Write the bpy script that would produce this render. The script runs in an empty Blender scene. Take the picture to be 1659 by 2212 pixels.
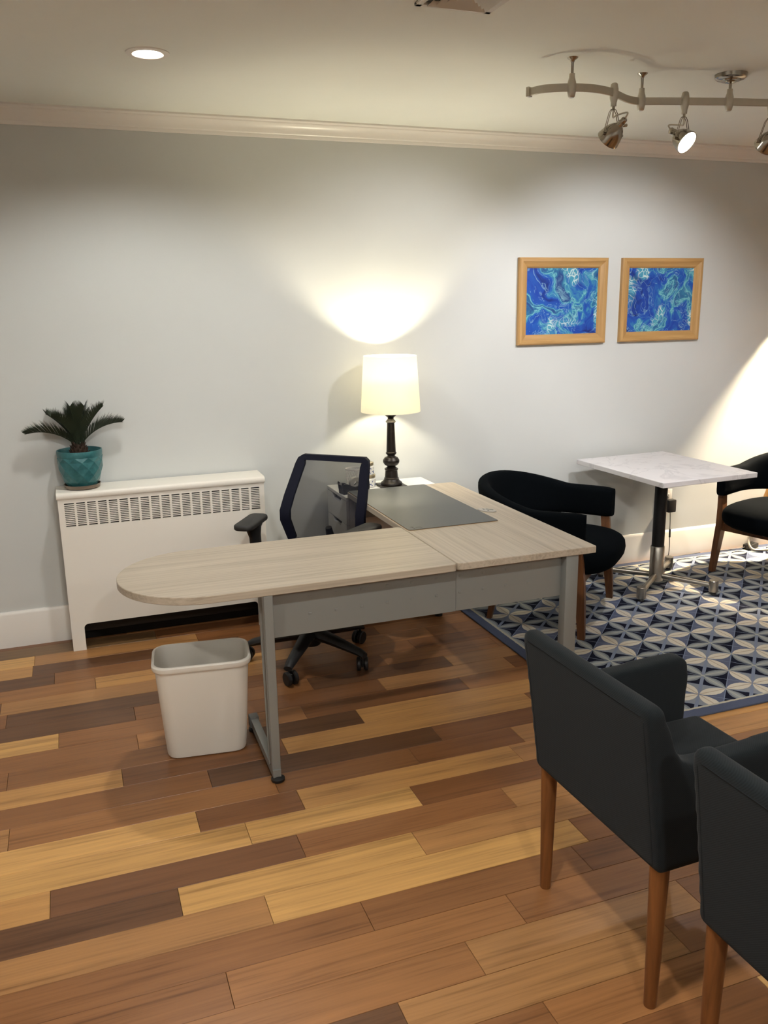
import bpy, bmesh, math, random
from mathutils import Vector, Matrix, Euler

random.seed(7)
SC = bpy.context.scene
COL = SC.collection
PI = math.pi
R = math.radians

# ------------------------------------------------------------------ camera
cam_d = bpy.data.cameras.new('camera')
cam = bpy.data.objects.new('camera', cam_d)
COL.objects.link(cam)
F_PX, YAW, PITCH, ROLL = 1836.955, 0.35021, 0.24140, -0.01505
cam_d.sensor_fit = 'HORIZONTAL'
cam_d.sensor_width = 36.0
cam_d.lens = F_PX / 1659.0 * 36.0
cam_d.clip_start = 0.02
_fw = Vector((math.sin(YAW) * math.cos(PITCH), math.cos(YAW) * math.cos(PITCH), -math.sin(PITCH)))
_rt = Vector((math.cos(YAW), -math.sin(YAW), 0))
_up = _rt.cross(_fw)
_c, _s = math.cos(ROLL), math.sin(ROLL)
_r2 = _rt * _c + _up * _s
_u2 = _up * _c - _rt * _s
cam.matrix_world = Matrix(((_r2.x, _u2.x, -_fw.x, 0), (_r2.y, _u2.y, -_fw.y, 0), (_r2.z, _u2.z, -_fw.z, 1.68), (0, 0, 0, 1)))
SC.camera = cam

# ------------------------------------------------------------------ world, exposure, downlights
SC.view_settings.view_transform = 'Standard'
SC.view_settings.look = 'None'
SC.view_settings.gamma = 1.0
SC.view_settings.use_curve_mapping = False
SC.view_settings.exposure = 0.0
SC.cycles.use_light_tree = False
SC.cycles.use_adaptive_sampling = True
SC.cycles.adaptive_threshold = 0.05
SC.cycles.adaptive_min_samples = 16
SC.cycles.max_bounces = 5
SC.cycles.diffuse_bounces = 3
SC.cycles.glossy_bounces = 3
SC.cycles.transmission_bounces = 4
SC.cycles.transparent_max_bounces = 6
SC.cycles.caustics_reflective = False
SC.cycles.caustics_refractive = False
world = bpy.data.worlds.new('room_world')
SC.world = world
world.use_nodes = True
world.node_tree.nodes['Background'].inputs[0].default_value = (0.02, 0.018, 0.015, 1)
world.node_tree.nodes['Background'].inputs[1].default_value = 1.0

WARM = (1.0, 0.985, 0.945)
NEUT = (1.0, 0.985, 1.0)
LAMP = (1.0, 0.90, 0.66)


def spot(name, loc, target, watt, angle, blend, color, radius=0.05, parent=None):
    d = bpy.data.lights.new(name, 'SPOT')
    d.energy = watt
    d.spot_size = R(angle)
    d.spot_blend = blend
    d.color = color
    d.shadow_soft_size = radius
    o = bpy.data.objects.new(name, d)
    COL.objects.link(o)
    v = Vector(target) - Vector(loc)
    o.rotation_euler = v.to_track_quat('-Z', 'Y').to_euler()
    o.location = loc
    if parent:
        o.parent = parent
    return o


def point(name, loc, watt, color, radius=0.03, parent=None):
    d = bpy.data.lights.new(name, 'POINT')
    d.energy = watt
    d.color = color
    d.shadow_soft_size = radius
    o = bpy.data.objects.new(name, d)
    COL.objects.link(o)
    o.location = loc
    if parent:
        o.parent = parent
    return o


H_CEIL = 2.566
CAN_W = 62.0
# recessed downlights of the same ceiling that lie outside the picture
for cx_, cy_, w_ in ((0.38, 1.15, 2.2), (0.38, -1.15, 2.4), (-1.15, 1.15, 1.1), (2.45, 1.15, 0.35), (2.45, -1.15, 1.1), (4.5, 1.15, 0.5), (4.5, -1.15, 0.6)):
    spot('ceiling_downlight', (cx_, cy_, H_CEIL - 0.006), (cx_, cy_, 0), CAN_W * w_, 170, 0.35, WARM, 0.055)

# ------------------------------------------------------------------ helpers


def S(r, g, b):
    f = lambda c: (c / 255 / 12.92) if c / 255 <= 0.04045 else ((c / 255 + 0.055) / 1.055) ** 2.4
    return (f(r), f(g), f(b), 1.0)


class NT:
    def __init__(s, name):
        s.m = bpy.data.materials.new(name)
        s.m.use_nodes = True
        s.t = s.m.node_tree
        s.b = s.t.nodes['Principled BSDF']
        s.out = s.t.nodes['Material Output']

    def n(s, typ, **kw):
        x = s.t.nodes.new(typ)
        for k, v in kw.items():
            setattr(x, k, v)
        return x

    def link(s, a, b):
        s.t.links.new(a, b)

    def put(s, sock, v):
        if isinstance(v, bpy.types.NodeSocket):
            s.link(v, sock)
        else:
            sock.default_value = v

    def math(s, op, a, b=0.0, c=None):
        x = s.n('ShaderNodeMath', operation=op)
        s.put(x.inputs[0], a)
        s.put(x.inputs[1], b)
        if c is not None:
            s.put(x.inputs[2], c)
        return x.outputs[0]

    def mix(s, fac, a, b, mode='MIX'):
        x = s.n('ShaderNodeMix', data_type='RGBA', blend_type=mode)
        s.put(x.inputs[0], fac)
        s.put(x.inputs[6], a)
        s.put(x.inputs[7], b)
        return x.outputs[2]

    def ramp(s, fac, stops, interp='LINEAR'):
        x = s.n('ShaderNodeValToRGB')
        cr = x.color_ramp
        cr.interpolation = interp
        while len(cr.elements) < len(stops):
            cr.elements.new(0.5)
        for e, (p, c) in zip(cr.elements, stops):
            e.position = p
            e.color = c
        s.link(fac, x.inputs[0])
        return x.outputs[0]

    def coords(s, kind='Object', scale=(1, 1, 1), loc=(0, 0, 0)):
        tc = s.n('ShaderNodeTexCoord')
        mp = s.n('ShaderNodeMapping')
        mp.inputs['Scale'].default_value = scale
        mp.inputs['Location'].default_value = loc
        s.link(tc.outputs[kind], mp.inputs[0])
        return mp.outputs[0]

    def noise(s, vec, scale=5, detail=3, rough=0.55, dist=0.0):
        x = s.n('ShaderNodeTexNoise')
        s.link(vec, x.inputs['Vector'])
        x.inputs['Scale'].default_value = scale
        x.inputs['Detail'].default_value = detail
        x.inputs['Roughness'].default_value = rough
        x.inputs['Distortion'].default_value = dist
        return x.outputs[0]

    def bump(s, h, strength=0.2, dist=0.002):
        x = s.n('ShaderNodeBump')
        x.inputs['Strength'].default_value = strength
        x.inputs['Distance'].default_value = dist
        s.link(h, x.inputs['Height'])
        s.link(x.outputs[0], s.b.inputs['Normal'])

    def base(s, col, rough=0.5, metal=0.0, spec=0.5):
        s.put(s.b.inputs['Base Color'], col)
        s.put(s.b.inputs['Roughness'], rough)
        s.b.inputs['Metallic'].default_value = metal
        s.b.inputs['Specular IOR Level'].default_value = spec


def plain(name, col, rough=0.5, metal=0.0, var=0.05, nscale=6.0, bump=0.0, bscale=200.0, spec=0.5):
    t = NT(name)
    v = t.coords('Object')
    nz = t.noise(v, nscale, 2)
    k = tuple(max(0, c * (1 - var)) for c in col[:3]) + (1,)
    k2 = tuple(min(1, c * (1 + var)) for c in col[:3]) + (1,)
    t.base(t.mix(nz, k, k2), rough, metal, spec)
    if bump:
        t.bump(t.noise(v, bscale, 2), bump, 0.001)
    return t.m


def fabric(name, col, scale=700.0, sheen=0.06):
    t = NT(name)
    v = t.coords('Object')
    w = t.n('ShaderNodeTexWave', wave_type='BANDS', bands_direction='DIAGONAL')
    t.link(v, w.inputs['Vector'])
    w.inputs['Scale'].default_value = scale / 6
    w.inputs['Distortion'].default_value = 1.5
    nz = t.noise(v, scale, 2)
    f = t.math('MULTIPLY', t.math('ADD', w.outputs[1], nz), 0.5)
    a = tuple(c * 0.72 for c in col[:3]) + (1,)
    b = tuple(min(1, c * 1.3) for c in col[:3]) + (1,)
    t.base(t.mix(f, a, b), 0.95, 0, 0.04)
    t.b.inputs['Sheen Weight'].default_value = sheen
    t.b.inputs['Sheen Roughness'].default_value = 0.6
    t.bump(f, 0.16, 0.0012)
    return t.m


def woodmat(name, dark, light, axis=2, rough=0.45, scale=1.0):
    t = NT(name)
    sc = [38 * scale, 38 * scale, 38 * scale]
    sc[axis] = 2.2 * scale
    v = t.coords('Object', tuple(sc))
    nz = t.noise(v, 1.0, 5, 0.62, 0.6)
    t.base(t.ramp(nz, [(0.25, dark), (0.75, light)]), rough, 0, 0.4)
    t.bump(nz, 0.08, 0.001)
    return t.m


def laminate(name, axis):
    t = NT(name)
    sc = [95, 95, 95]
    sc[axis] = 1.6
    v = t.coords('Object', tuple(sc))
    nz = t.noise(v, 1.0, 6, 0.6, 0.4)
    sc2 = [14, 14, 14]
    sc2[axis] = 0.7
    n2 = t.noise(t.coords('Object', tuple(sc2)), 1.0, 3, 0.5, 0.5)
    f = t.math('ADD', t.math('MULTIPLY', nz, 0.6), t.math('MULTIPLY', n2, 0.4))
    t.base(t.ramp(f, [(0.30, S(150, 137, 119)), (0.5, S(179, 166, 147)), (0.72, S(195, 182, 164))]), 0.38, 0, 0.4)
    return t.m


def emis(name, col, strength):
    t = NT(name)
    t.base((0.9, 0.9, 0.85, 1), 0.4)
    t.b.inputs['Emission Color'].default_value = col
    t.b.inputs['Emission Strength'].default_value = strength
    return t.m


M = {}
M['wall'] = plain('wall_paint', S(206, 208, 205), 0.75, var=0.015)
M['ceil'] = plain('ceiling_paint', S(236, 238, 230), 0.85, var=0.015)
M['trim'] = plain('trim_gloss_paint', S(238, 234, 227), 0.32, var=0.01)
M['heater'] = plain('heater_enamel', S(236, 231, 220), 0.35, var=0.015)
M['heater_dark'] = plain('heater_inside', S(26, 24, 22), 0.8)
M['fin'] = plain('fin_metal', S(40, 38, 36), 0.5, 0.6)
M['grey_metal'] = plain('desk_grey_metal', S(136, 137, 133), 0.4, 0.25, var=0.02)
M['black_plastic'] = plain('black_plastic', S(26, 25, 25), 0.5)
M['black_soft'] = plain('black_soft_plastic', S(38, 37, 36), 0.62, bump=0.1, bscale=500)
M['navy_frame'] = plain('navy_frame', S(9, 12, 30), 0.7, spec=0.2)
M['black_fabric'] = fabric('black_fabric', S(7, 10, 13), 700, 0.0)
M['charcoal_fabric'] = fabric('charcoal_fabric', S(29, 33, 35), 600)
M['walnut'] = woodmat('walnut_leg', S(70, 42, 22), S(118, 74, 40), 2)
M['oakleg'] = woodmat('oak_leg', S(98, 60, 30), S(146, 92, 48), 2)
M['lamp_wood'] = woodmat('pale_lamp_wood', S(150, 108, 60), S(196, 152, 96), 2)
M['frame_h'] = woodmat('oak_frame_h', S(162, 122, 70), S(198, 159, 104), 0)
M['frame_v'] = woodmat('oak_frame_v', S(162, 122, 70), S(198, 159, 104), 2)
M['lam_x'] = laminate('laminate_along_x', 0)
M['lam_y'] = laminate('laminate_along_y', 1)
M['steel'] = plain('brushed_steel', S(172, 166, 156), 0.28, 1.0, var=0.06, nscale=30)
M['nickel'] = plain('satin_nickel', S(196, 190, 178), 0.42, 1.0, var=0.08, nscale=20)
M['dark_nickel'] = plain('polished_nickel', S(160, 152, 140), 0.2, 1.0, var=0.1, nscale=15)
M['black_metal'] = plain('black_metal', S(24, 22, 21), 0.5, 0.3)
M['bin'] = plain('bin_plastic', S(226, 220, 208), 0.5, var=0.015)
M['cab_white'] = plain('cabinet_white', S(232, 230, 226), 0.4, var=0.01)
M['bronze'] = plain('lamp_dark_bronze', S(34, 28, 23), 0.35, 0.35, var=0.15, nscale=25)
M['silver_line'] = plain('lamp_ring_silver', S(150, 148, 142), 0.35, 0.6)
M['plate'] = plain('outlet_white', S(232, 228, 222), 0.35)
M['slot'] = plain('slot_dark', S(30, 28, 26), 0.6)
M['ceram'] = None
M['soil'] = plain('soil', S(40, 30, 24), 0.95, var=0.4, nscale=80, bump=0.6, bscale=150)
M['trunk'] = plain('palm_trunk', S(52, 36, 24), 0.9, var=0.4, nscale=60, bump=0.5, bscale=120)
M['leaf'] = plain('palm_leaf', S(30, 42, 24), 0.6, var=0.3, nscale=14)
M['saucer'] = plain('saucer_brown', S(120, 104, 88), 0.3, var=0.1)
M['mat'] = plain('desk_mat_grey', S(76, 78, 78), 0.42, var=0.04, nscale=9, bump=0.08, bscale=500)
M['mat_back'] = plain('desk_mat_suede', S(150, 112, 66), 0.8)
M['can_trim'] = plain('downlight_trim', S(236, 232, 224), 0.4)
M['vent'] = plain('vent_paint', S(214, 208, 196), 0.5)
M['cord'] = plain('cord_black', S(28, 24, 20), 0.5)
M['tape'] = plain('tape_roll', S(206, 202, 190), 0.4)
M['bulb_on'] = emis('lit_lens', (1.0, 0.95, 0.86, 1), 30.0)
M['can_on'] = emis('downlight_lens', (1.0, 0.93, 0.80, 1), 24.0)


# ---- material: planks (tone per plank from an attribute)
def plank_mat():
    t = NT('mixed_wood_plank')
    at = t.n('ShaderNodeAttribute', attribute_name='tone')
    ao = t.n('ShaderNodeAttribute', attribute_name='shift')
    ge = t.n('ShaderNodeNewGeometry')
    sep = t.n('ShaderNodeSeparateXYZ')
    t.link(ge.outputs['Position'], sep.inputs[0])
    off = ao.outputs['Fac']

    def vec(sx, sy):
        c = t.n('ShaderNodeCombineXYZ')
        t.link(t.math('ADD', t.math('MULTIPLY', sep.outputs[0], sx), t.math('MULTIPLY', off, 37.0)), c.inputs[0])
        t.link(t.math('ADD', t.math('MULTIPLY', sep.outputs[1], sy), t.math('MULTIPLY', off, 91.0)), c.inputs[1])
        t.link(off, c.inputs[2])
        return c.outputs[0]
    fine = t.noise(vec(3.5, 120.0), 1.0, 3, 0.65)
    broad = t.noise(vec(1.3, 12.0), 1.0, 2, 0.5, 1.2)
    streak = t.noise(vec(1.1, 42.0), 1.0, 2, 0.6)
    f = t.math('ADD', t.math('MULTIPLY', fine, 0.36), t.math('ADD', t.math('MULTIPLY', broad, 0.30), t.math('ADD', t.math('MULTIPLY', streak, 0.32), 0.015)))
    g = t.ramp(f, [(0.34, (0.52, 0.47, 0.42, 1)), (0.49, (1, 1, 1, 1)), (0.68, (1.26, 1.27, 1.24, 1))])
    t.base(t.mix(1.0, at.outputs['Color'], g, 'MULTIPLY'), t.math('ADD', t.math('MULTIPLY', fine, 0.12), 0.30), 0, 0.4)
    return t.m


# ---- material: rug
RUG = (1.932, 4.68, 2.563, 4.436)


def rug_mat():
    t = NT('flat_woven_rug')
    ge = t.n('ShaderNodeNewGeometry')
    sep = t.n('ShaderNodeSeparateXYZ')
    t.link(ge.outputs['Position'], sep.inputs[0])
    jit = t.noise(ge.outputs['Position'], 45, 2)
    jx = t.math('MULTIPLY', t.math('SUBTRACT', jit, 0.5), 0.006)
    X = t.math('ADD', sep.outputs[0], jx)
    Y = t.math('ADD', sep.outputs[1], jx)
    u = t.math('DIVIDE', t.math('SUBTRACT', X, 2.729), 0.1465)
    v = t.math('DIVIDE', t.math('SUBTRACT', Y, 3.014), 0.1465)
    su = t.math('SUBTRACT', u, t.math('MULTIPLY', t.math('ROUND', t.math('MULTIPLY', u, 0.5)), 2.0))
    sv = t.math('SUBTRACT', v, t.math('MULTIPLY', t.math('ROUND', t.math('MULTIPLY', v, 0.5)), 2.0))
    a = t.math('ABSOLUTE', su)
    b = t.math('ABSOLUTE', sv)
    ia = t.math('SUBTRACT', 1.0, a)
    ib = t.math('SUBTRACT', 1.0, b)
    lt = lambda p, q: t.math('LESS_THAN', p, q)

    def petal(along, across, wmax):
        # leaf from along=0 to 1, rounder toward the middle
        sn = t.math('SINE', t.math('MULTIPLY', along, PI))
        w = t.math('MULTIPLY', t.math('POWER', t.math('MAXIMUM', sn, 0.0001), 0.8), wmax)
        return lt(across, t.math('SUBTRACT', w, 0.03)), lt(across, 0.022)
    same = t.math('GREATER_THAN', t.math('MULTIPLY', su, sv), 0.0)
    blue = S(98, 106, 130)
    pale = S(142, 148, 158)
    navy = S(22, 25, 42)
    col = t.mix(same, blue, pale)
    sumab = t.math('ADD', a, b)
    dark = t.math('GREATER_THAN', sumab, 1.0)
    col = t.mix(dark, col, navy)
    # lines from flower heart to star heart
    dd = t.math('ABSOLUTE', t.math('SUBTRACT', a, b))
    wide = t.math('ADD', 0.018, t.math('MULTIPLY', same, 0.055))
    col = t.mix(lt(dd, wide), col, S(132, 142, 164))
    # thin line along the tips diagonal
    col = t.mix(lt(t.math('ABSOLUTE', t.math('SUBTRACT', sumab, 1.0)), 0.018), col, S(128, 140, 166))
    for al, ac in ((a, b), (b, a)):
        p, m_ = petal(al, ac, 0.235)
        p2 = t.math('MULTIPLY', p, t.math('GREATER_THAN', 1.0, 0.5))
        col = t.mix(p2, col, S(222, 214, 198))
        rib = t.math('MULTIPLY', p2, m_)
        col = t.mix(rib, col, S(190, 176, 158))
    for al, ac in ((b, ia), (a, ib)):
        p, m_ = petal(al, ac, 0.225)
        col = t.mix(p, col, S(126, 133, 140))
        p3, m3 = petal(al, ac, 0.15)
        col = t.mix(p3, col, S(158, 163, 164))
        col = t.mix(lt(ac, 0.028), col, S(176, 178, 172))
    # border
    x0, x1, y0, y1 = RUG
    dx = t.math('MINIMUM', t.math('SUBTRACT', X, x0), t.math('SUBTRACT', x1, X))
    dy = t.math('MINIMUM', t.math('SUBTRACT', Y, y0), t.math('SUBTRACT', y1, Y))
    d = t.math('MINIMUM', dx, dy)
    col = t.mix(lt(d, 0.064), col, S(196, 190, 172))
    col = t.mix(lt(d, 0.052), col, S(88, 96, 118))
    tw = t.noise(ge.outputs['Position'], 420, 2)
    col = t.mix(t.math('MULTIPLY', tw, 0.28), col, (0.02, 0.02, 0.03, 1))
    t.base(col, 0.95, 0, 0.1)
    t.bump(tw, 0.5, 0.002)
    return t.m


def paint_mat(name, seed):
    t = NT(name)
    v = t.coords('Object', (1, 1, 1), (seed * 3.7, seed * 1.3, seed * 5.1))
    w1 = t.n('ShaderNodeTexNoise')
    t.link(v, w1.inputs['Vector'])
    w1.inputs['Scale'].default_value = 3.4
    w1.inputs['Detail'].default_value = 3
    add = t.n('ShaderNodeVectorMath', operation='MULTIPLY_ADD')
    t.link(w1.outputs['Color'], add.inputs[0])
    add.inputs[1].default_value = (0.55, 0.55, 0.55)
    t.link(v, add.inputs[2])
    wv = add.outputs[0]
    n1 = t.noise(wv, 3.6, 5, 0.6, 1.1)
    col = t.ramp(n1, [(0.30, S(24, 34, 92)), (0.42, S(30, 70, 165)), (0.50, S(36, 92, 178)), (0.545, S(64, 140, 172)), (0.565, S(120, 190, 196)), (0.58, S(50, 120, 160)), (0.66, S(38, 66, 130)), (0.8, S(120, 170, 190))])
    vo = t.n('ShaderNodeTexVoronoi', feature='DISTANCE_TO_EDGE')
    t.link(wv, vo.inputs['Vector'])
    vo.inputs['Scale'].default_value = 26
    patch = t.ramp(t.noise(v, 5.0, 2, 0.5, 0.5), [(0.55, (0, 0, 0, 1)), (0.62, (1, 1, 1, 1))])
    edge = t.ramp(vo.outputs['Distance'], [(0.02, (1, 1, 1, 1)), (0.10, (0, 0, 0, 1))])
    cell = t.mix(edge, S(70, 150, 180), S(206, 226, 222))
    col = t.mix(patch, col, cell)
    thin = t.ramp(t.noise(wv, 5.0, 4, 0.6, 1.8), [(0.485, (0, 0, 0, 1)), (0.50, (1, 1, 1, 1)), (0.515, (0, 0, 0, 1))])
    col = t.mix(t.math('MULTIPLY', thin, 0.55), col, S(150, 200, 214))
    t.base(col, 0.25, 0, 0.5)
    return t.m


def marble_mat():
    t = NT('white_marble')
    v = t.coords('Object')
    n1 = t.noise(v, 2.6, 5, 0.55, 1.5)
    vein = t.ramp(n1, [(0.475, (0, 0, 0, 1)), (0.50, (1, 1, 1, 1)), (0.525, (0, 0, 0, 1))])
    n2 = t.noise(v, 3.0, 4, 0.6, 0.8)
    col = t.mix(n2, S(212, 208, 209), S(232, 229, 230))
    col = t.mix(t.math('MULTIPLY', vein, 0.30), col, S(150, 148, 152))
    t.base(col, 0.3, 0, 0.5)
    return t.m


def ceramic_mat():
    t = NT('teal_glaze')
    v = t.coords('Object')
    n1 = t.noise(v, 22, 5, 0.6)
    t.base(t.ramp(n1, [(0.3, S(36, 92, 98)), (0.6, S(58, 118, 122)), (0.8, S(92, 142, 142))]), 0.3, 0, 0.5)
    return t.m


def jar_mat():
    t = NT('white_blue_porcelain')
    tc = t.n('ShaderNodeTexCoord')
    n1 = t.noise(t.coords('Object', (1, 1, 1), (0.31, 0.2, 0.4)), 75, 4, 0.6, 0.8)
    sep = t.n('ShaderNodeSeparateXYZ')
    t.link(tc.outputs['Object'], sep.inputs[0])
    z = sep.outputs[2]
    band = t.math('MULTIPLY', t.math('GREATER_THAN', z, 0.008), t.math('LESS_THAN', z, 0.04))
    f = t.math('MULTIPLY', t.math('GREATER_THAN', n1, 0.54), band)
    t.base(t.mix(f, S(226, 224, 216), S(52, 70, 128)), 0.25, 0, 0.5)
    return t.m


def mesh_mat():
    t = NT('chair_back_mesh')
    tr = t.n('ShaderNodeBsdfTransparent')
    mx = t.n('ShaderNodeMixShader')
    v = t.coords('Object', (1, 1, 1))
    nz = t.noise(v, 900, 1)
    t.base(S(24, 26, 36), 0.8, 0, 0.2)
    t.link(t.math('ADD', t.math('MULTIPLY', nz, 0.12), 0.64), mx.inputs[0])
    t.link(tr.outputs[0], mx.inputs[1])
    t.link(t.b.outputs[0], mx.inputs[2])
    t.link(mx.outputs[0], t.out.inputs[0])
    return t.m


def shade_mat(name, col, trans, glow):
    t = NT(name)
    d = t.n('ShaderNodeBsdfDiffuse')
    tl = t.n('ShaderNodeBsdfTranslucent')
    nz = t.noise(t.coords('Object', (400, 400, 60)), 1.0, 2)
    c = t.mix(nz, tuple(x * 0.96 for x in col[:3]) + (1,), col)
    t.link(c, d.inputs[0])
    t.link(c, tl.inputs[0])
    mx = t.n('ShaderNodeMixShader')
    mx.inputs[0].default_value = trans
    t.link(d.outputs[0], mx.inputs[1])
    t.link(tl.outputs[0], mx.inputs[2])
    t.link(mx.outputs[0], t.out.inputs[0])
    return t.m


def glassy(name, col):
    t = NT(name)
    t.base(col, 0.08, 0, 0.5)
    t.b.inputs['Transmission Weight'].default_value = 0.75
    t.b.inputs['IOR'].default_value = 1.35
    return t.m


M['plank'] = plank_mat()
M['rug'] = rug_mat()
M['art1'] = paint_mat('pour_painting_one', 1.0)
M['art2'] = paint_mat('pour_painting_two', 2.6)
M['marble'] = marble_mat()
M['ceram'] = ceramic_mat()
M['jar'] = jar_mat()
M['mesh'] = mesh_mat()
M['shade'] = shade_mat('lamp_shade_linen', S(252, 248, 236), 0.62, 0)
M['saucer_glass'] = glassy('saucer_plastic', S(190, 176, 158))

WLOC = {}


class MB:
    """collects shapes into one mesh"""

    def __init__(s):
        s.v = []
        s.f = []

    def add(s, verts, faces, Mx=None):
        o = len(s.v)
        for p in verts:
            p = Vector(p)
            s.v.append(Mx @ p if Mx is not None else p)
        s.f += [tuple(i + o for i in f) for f in faces]
        return s

    def bm(s, b, Mx=None):
        b.verts.ensure_lookup_table()
        for i, v in enumerate(b.verts):
            v.index = i
        s.add([v.co.copy() for v in b.verts], [[v.index for v in f.verts] for f in b.faces], Mx)
        b.free()
        return s

    def box(s, x0, x1, y0, y1, z0, z1, bev=0.0, seg=2, Mx=None):
        b = bmesh.new()
        bmesh.ops.create_cube(b, size=1)
        for v in b.verts:
            v.co = Vector(((x0 + x1) / 2 + v.co.x * (x1 - x0), (y0 + y1) / 2 + v.co.y * (y1 - y0), (z0 + z1) / 2 + v.co.z * (z1 - z0)))
        if bev:
            bmesh.ops.bevel(b, geom=list(b.edges), offset=bev, segments=seg, affect='EDGES', profile=0.5)
        return s.bm(b, Mx)

    def prism(s, pts, z0, z1, bev=0.0, seg=2, Mx=None):
        """outline pts (x, y), extruded z0..z1"""
        b = bmesh.new()
        lo = [b.verts.new((x, y, z0)) for x, y in pts]
        hi = [b.verts.new((x, y, z1)) for x, y in pts]
        n = len(pts)
        b.faces.new(lo[::-1])
        b.faces.new(hi)
        for i in range(n):
            b.faces.new((lo[i], lo[(i + 1) % n], hi[(i + 1) % n], hi[i]))
        bmesh.ops.recalc_face_normals(b, faces=b.faces)
        if bev:
            es = [e for e in b.edges if abs(e.verts[0].co.z - e.verts[1].co.z) < 1e-7]
            bmesh.ops.bevel(b, geom=es, offset=bev, segments=seg, affect='EDGES', profile=0.5)
        return s.bm(b, Mx)

    def lathe(s, prof, n=32, c=(0, 0, 0), Mx=None, caps=True):
        vs, fs = [], []
        for r, z in prof:
            for k in range(n):
                a = 2 * PI * k / n
                vs.append((c[0] + r * math.cos(a), c[1] + r * math.sin(a), c[2] + z))
        for i in range(len(prof) - 1):
            for k in range(n):
                k2 = (k + 1) % n
                fs.append((i * n + k, i * n + k2, (i + 1) * n + k2, (i + 1) * n + k))
        if caps:
            if prof[0][0] > 1e-6:
                fs.append(tuple(range(n))[::-1])
            if prof[-1][0] > 1e-6:
                fs.append(tuple((len(prof) - 1) * n + k for k in range(n)))
        return s.add(vs, fs, Mx)

    def tube(s, pts, rad, n=10, Mx=None, flat=None):
        pts = [Vector(p) for p in pts]
        m = len(pts)
        rads = rad if isinstance(rad, (list, tuple)) else [rad] * m
        vs, fs = [], []
        nrm = None
        for i, p in enumerate(pts):
            t = (pts[min(i + 1, m - 1)] - pts[max(i - 1, 0)]).normalized()
            if nrm is None:
                h = Vector((0, 0, 1)) if abs(t.z) < 0.9 else Vector((1, 0, 0))
                nrm = (h - t * h.dot(t)).normalized()
            else:
                nrm = (nrm - t * nrm.dot(t)).normalized()
            bn = t.cross(nrm)
            for k in range(n):
                a = 2 * PI * k / n
                ra = rads[i]
                vs.append(p + nrm * (math.cos(a) * ra * (flat or 1.0)) + bn * (math.sin(a) * ra))
        for i in range(m - 1):
            for k in range(n):
                k2 = (k + 1) % n
                fs.append((i * n + k, i * n + k2, (i + 1) * n + k2, (i + 1) * n + k))
        fs.append(tuple(range(n))[::-1])
        fs.append(tuple((m - 1) * n + k for k in range(n)))
        return s.add(vs, fs, Mx)

    def sweep(s, path, prof, Mx=None):
        """path: list of (x, y, z); prof: function(i, u) or list of (side, up); side is to the right of travel"""
        m = len(path)
        pts = [Vector(p) for p in path]
        vs, fs = [], []
        n = None
        for i, p in enumerate(pts):
            t = pts[min(i + 1, m - 1)] - pts[max(i - 1, 0)]
            t.z = 0
            t.normalize()
            sd = Vector((t.y, -t.x, 0))
            pr = prof(i) if callable(prof) else prof
            n = len(pr)
            for a, z in pr:
                vs.append(p + sd * a + Vector((0, 0, z)))
        for i in range(m - 1):
            for k in range(n):
                k2 = (k + 1) % n
                fs.append((i * n + k, i * n + k2, (i + 1) * n + k2, (i + 1) * n + k))
        fs.append(tuple(range(n))[::-1])
        fs.append(tuple((m - 1) * n + k for k in range(n)))
        return s.add(vs, fs, Mx)

    def loft(s, rings, cap=True, Mx=None):
        vs, fs = [], []
        n = len(rings[0])
        for r in rings:
            vs += [Vector(p) for p in r]
        for i in range(len(rings) - 1):
            for k in range(n):
                k2 = (k + 1) % n
                fs.append((i * n + k, i * n + k2, (i + 1) * n + k2, (i + 1) * n + k))
        if cap:
            fs.append(tuple(range(n))[::-1])
            fs.append(tuple((len(rings) - 1) * n + k for k in range(n)))
        return s.add(vs, fs, Mx)

    def build(s, name, mat, parent=None, local=False, smooth=38, fix=True):
        """world coordinates unless local; returns the object"""
        me = bpy.data.meshes.new(name)
        off = Vector((0, 0, 0))
        if parent is not None and not local:
            off = WLOC.get(parent.name, Vector((0, 0, 0)))
        me.from_pydata([tuple(p - off) for p in s.v], [], s.f)
        if fix:
            b = bmesh.new()
            b.from_mesh(me)
            bmesh.ops.recalc_face_normals(b, faces=b.faces)
            b.to_mesh(me)
            b.free()
        if smooth:
            for p in me.polygons:
                p.use_smooth = True
            me.set_sharp_from_angle(angle=R(smooth))
        if mat is not None:
            me.materials.append(mat if not isinstance(mat, str) else M[mat])
        o = bpy.data.objects.new(name, me)
        COL.objects.link(o)
        if parent is not None:
            o.parent = parent
            WLOC[o.name] = off.copy()
        else:
            WLOC[o.name] = Vector((0, 0, 0))
        return o


def thing(name, label, cat, loc=(0, 0, 0), rotz=0.0, group=None):
    o = bpy.data.objects.new(name, None)
    o.empty_display_size = 0.05
    COL.objects.link(o)
    o.location = loc
    o.rotation_euler = (0, 0, rotz)
    WLOC[o.name] = Vector(loc)
    o['label'] = label
    o['category'] = cat
    if group:
        o['group'] = group
    return o


def tag(o, label, cat, group=None):
    o['label'] = label
    o['category'] = cat
    if group:
        o['group'] = group
    return o


def struct(o):
    o['kind'] = 'structure'
    return o


def dup(root, loc, rotz, label, group=None):
    r = root.copy()
    COL.objects.link(r)
    r.location = loc
    r.rotation_euler = (0, 0, rotz)
    r['label'] = label
    if group:
        r['group'] = group
    for ch in list(root.children):
        c = ch.copy()
        COL.objects.link(c)
        c.parent = r
        for g in list(ch.children):
            d = g.copy()
            COL.objects.link(d)
            d.parent = c
    return r


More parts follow.
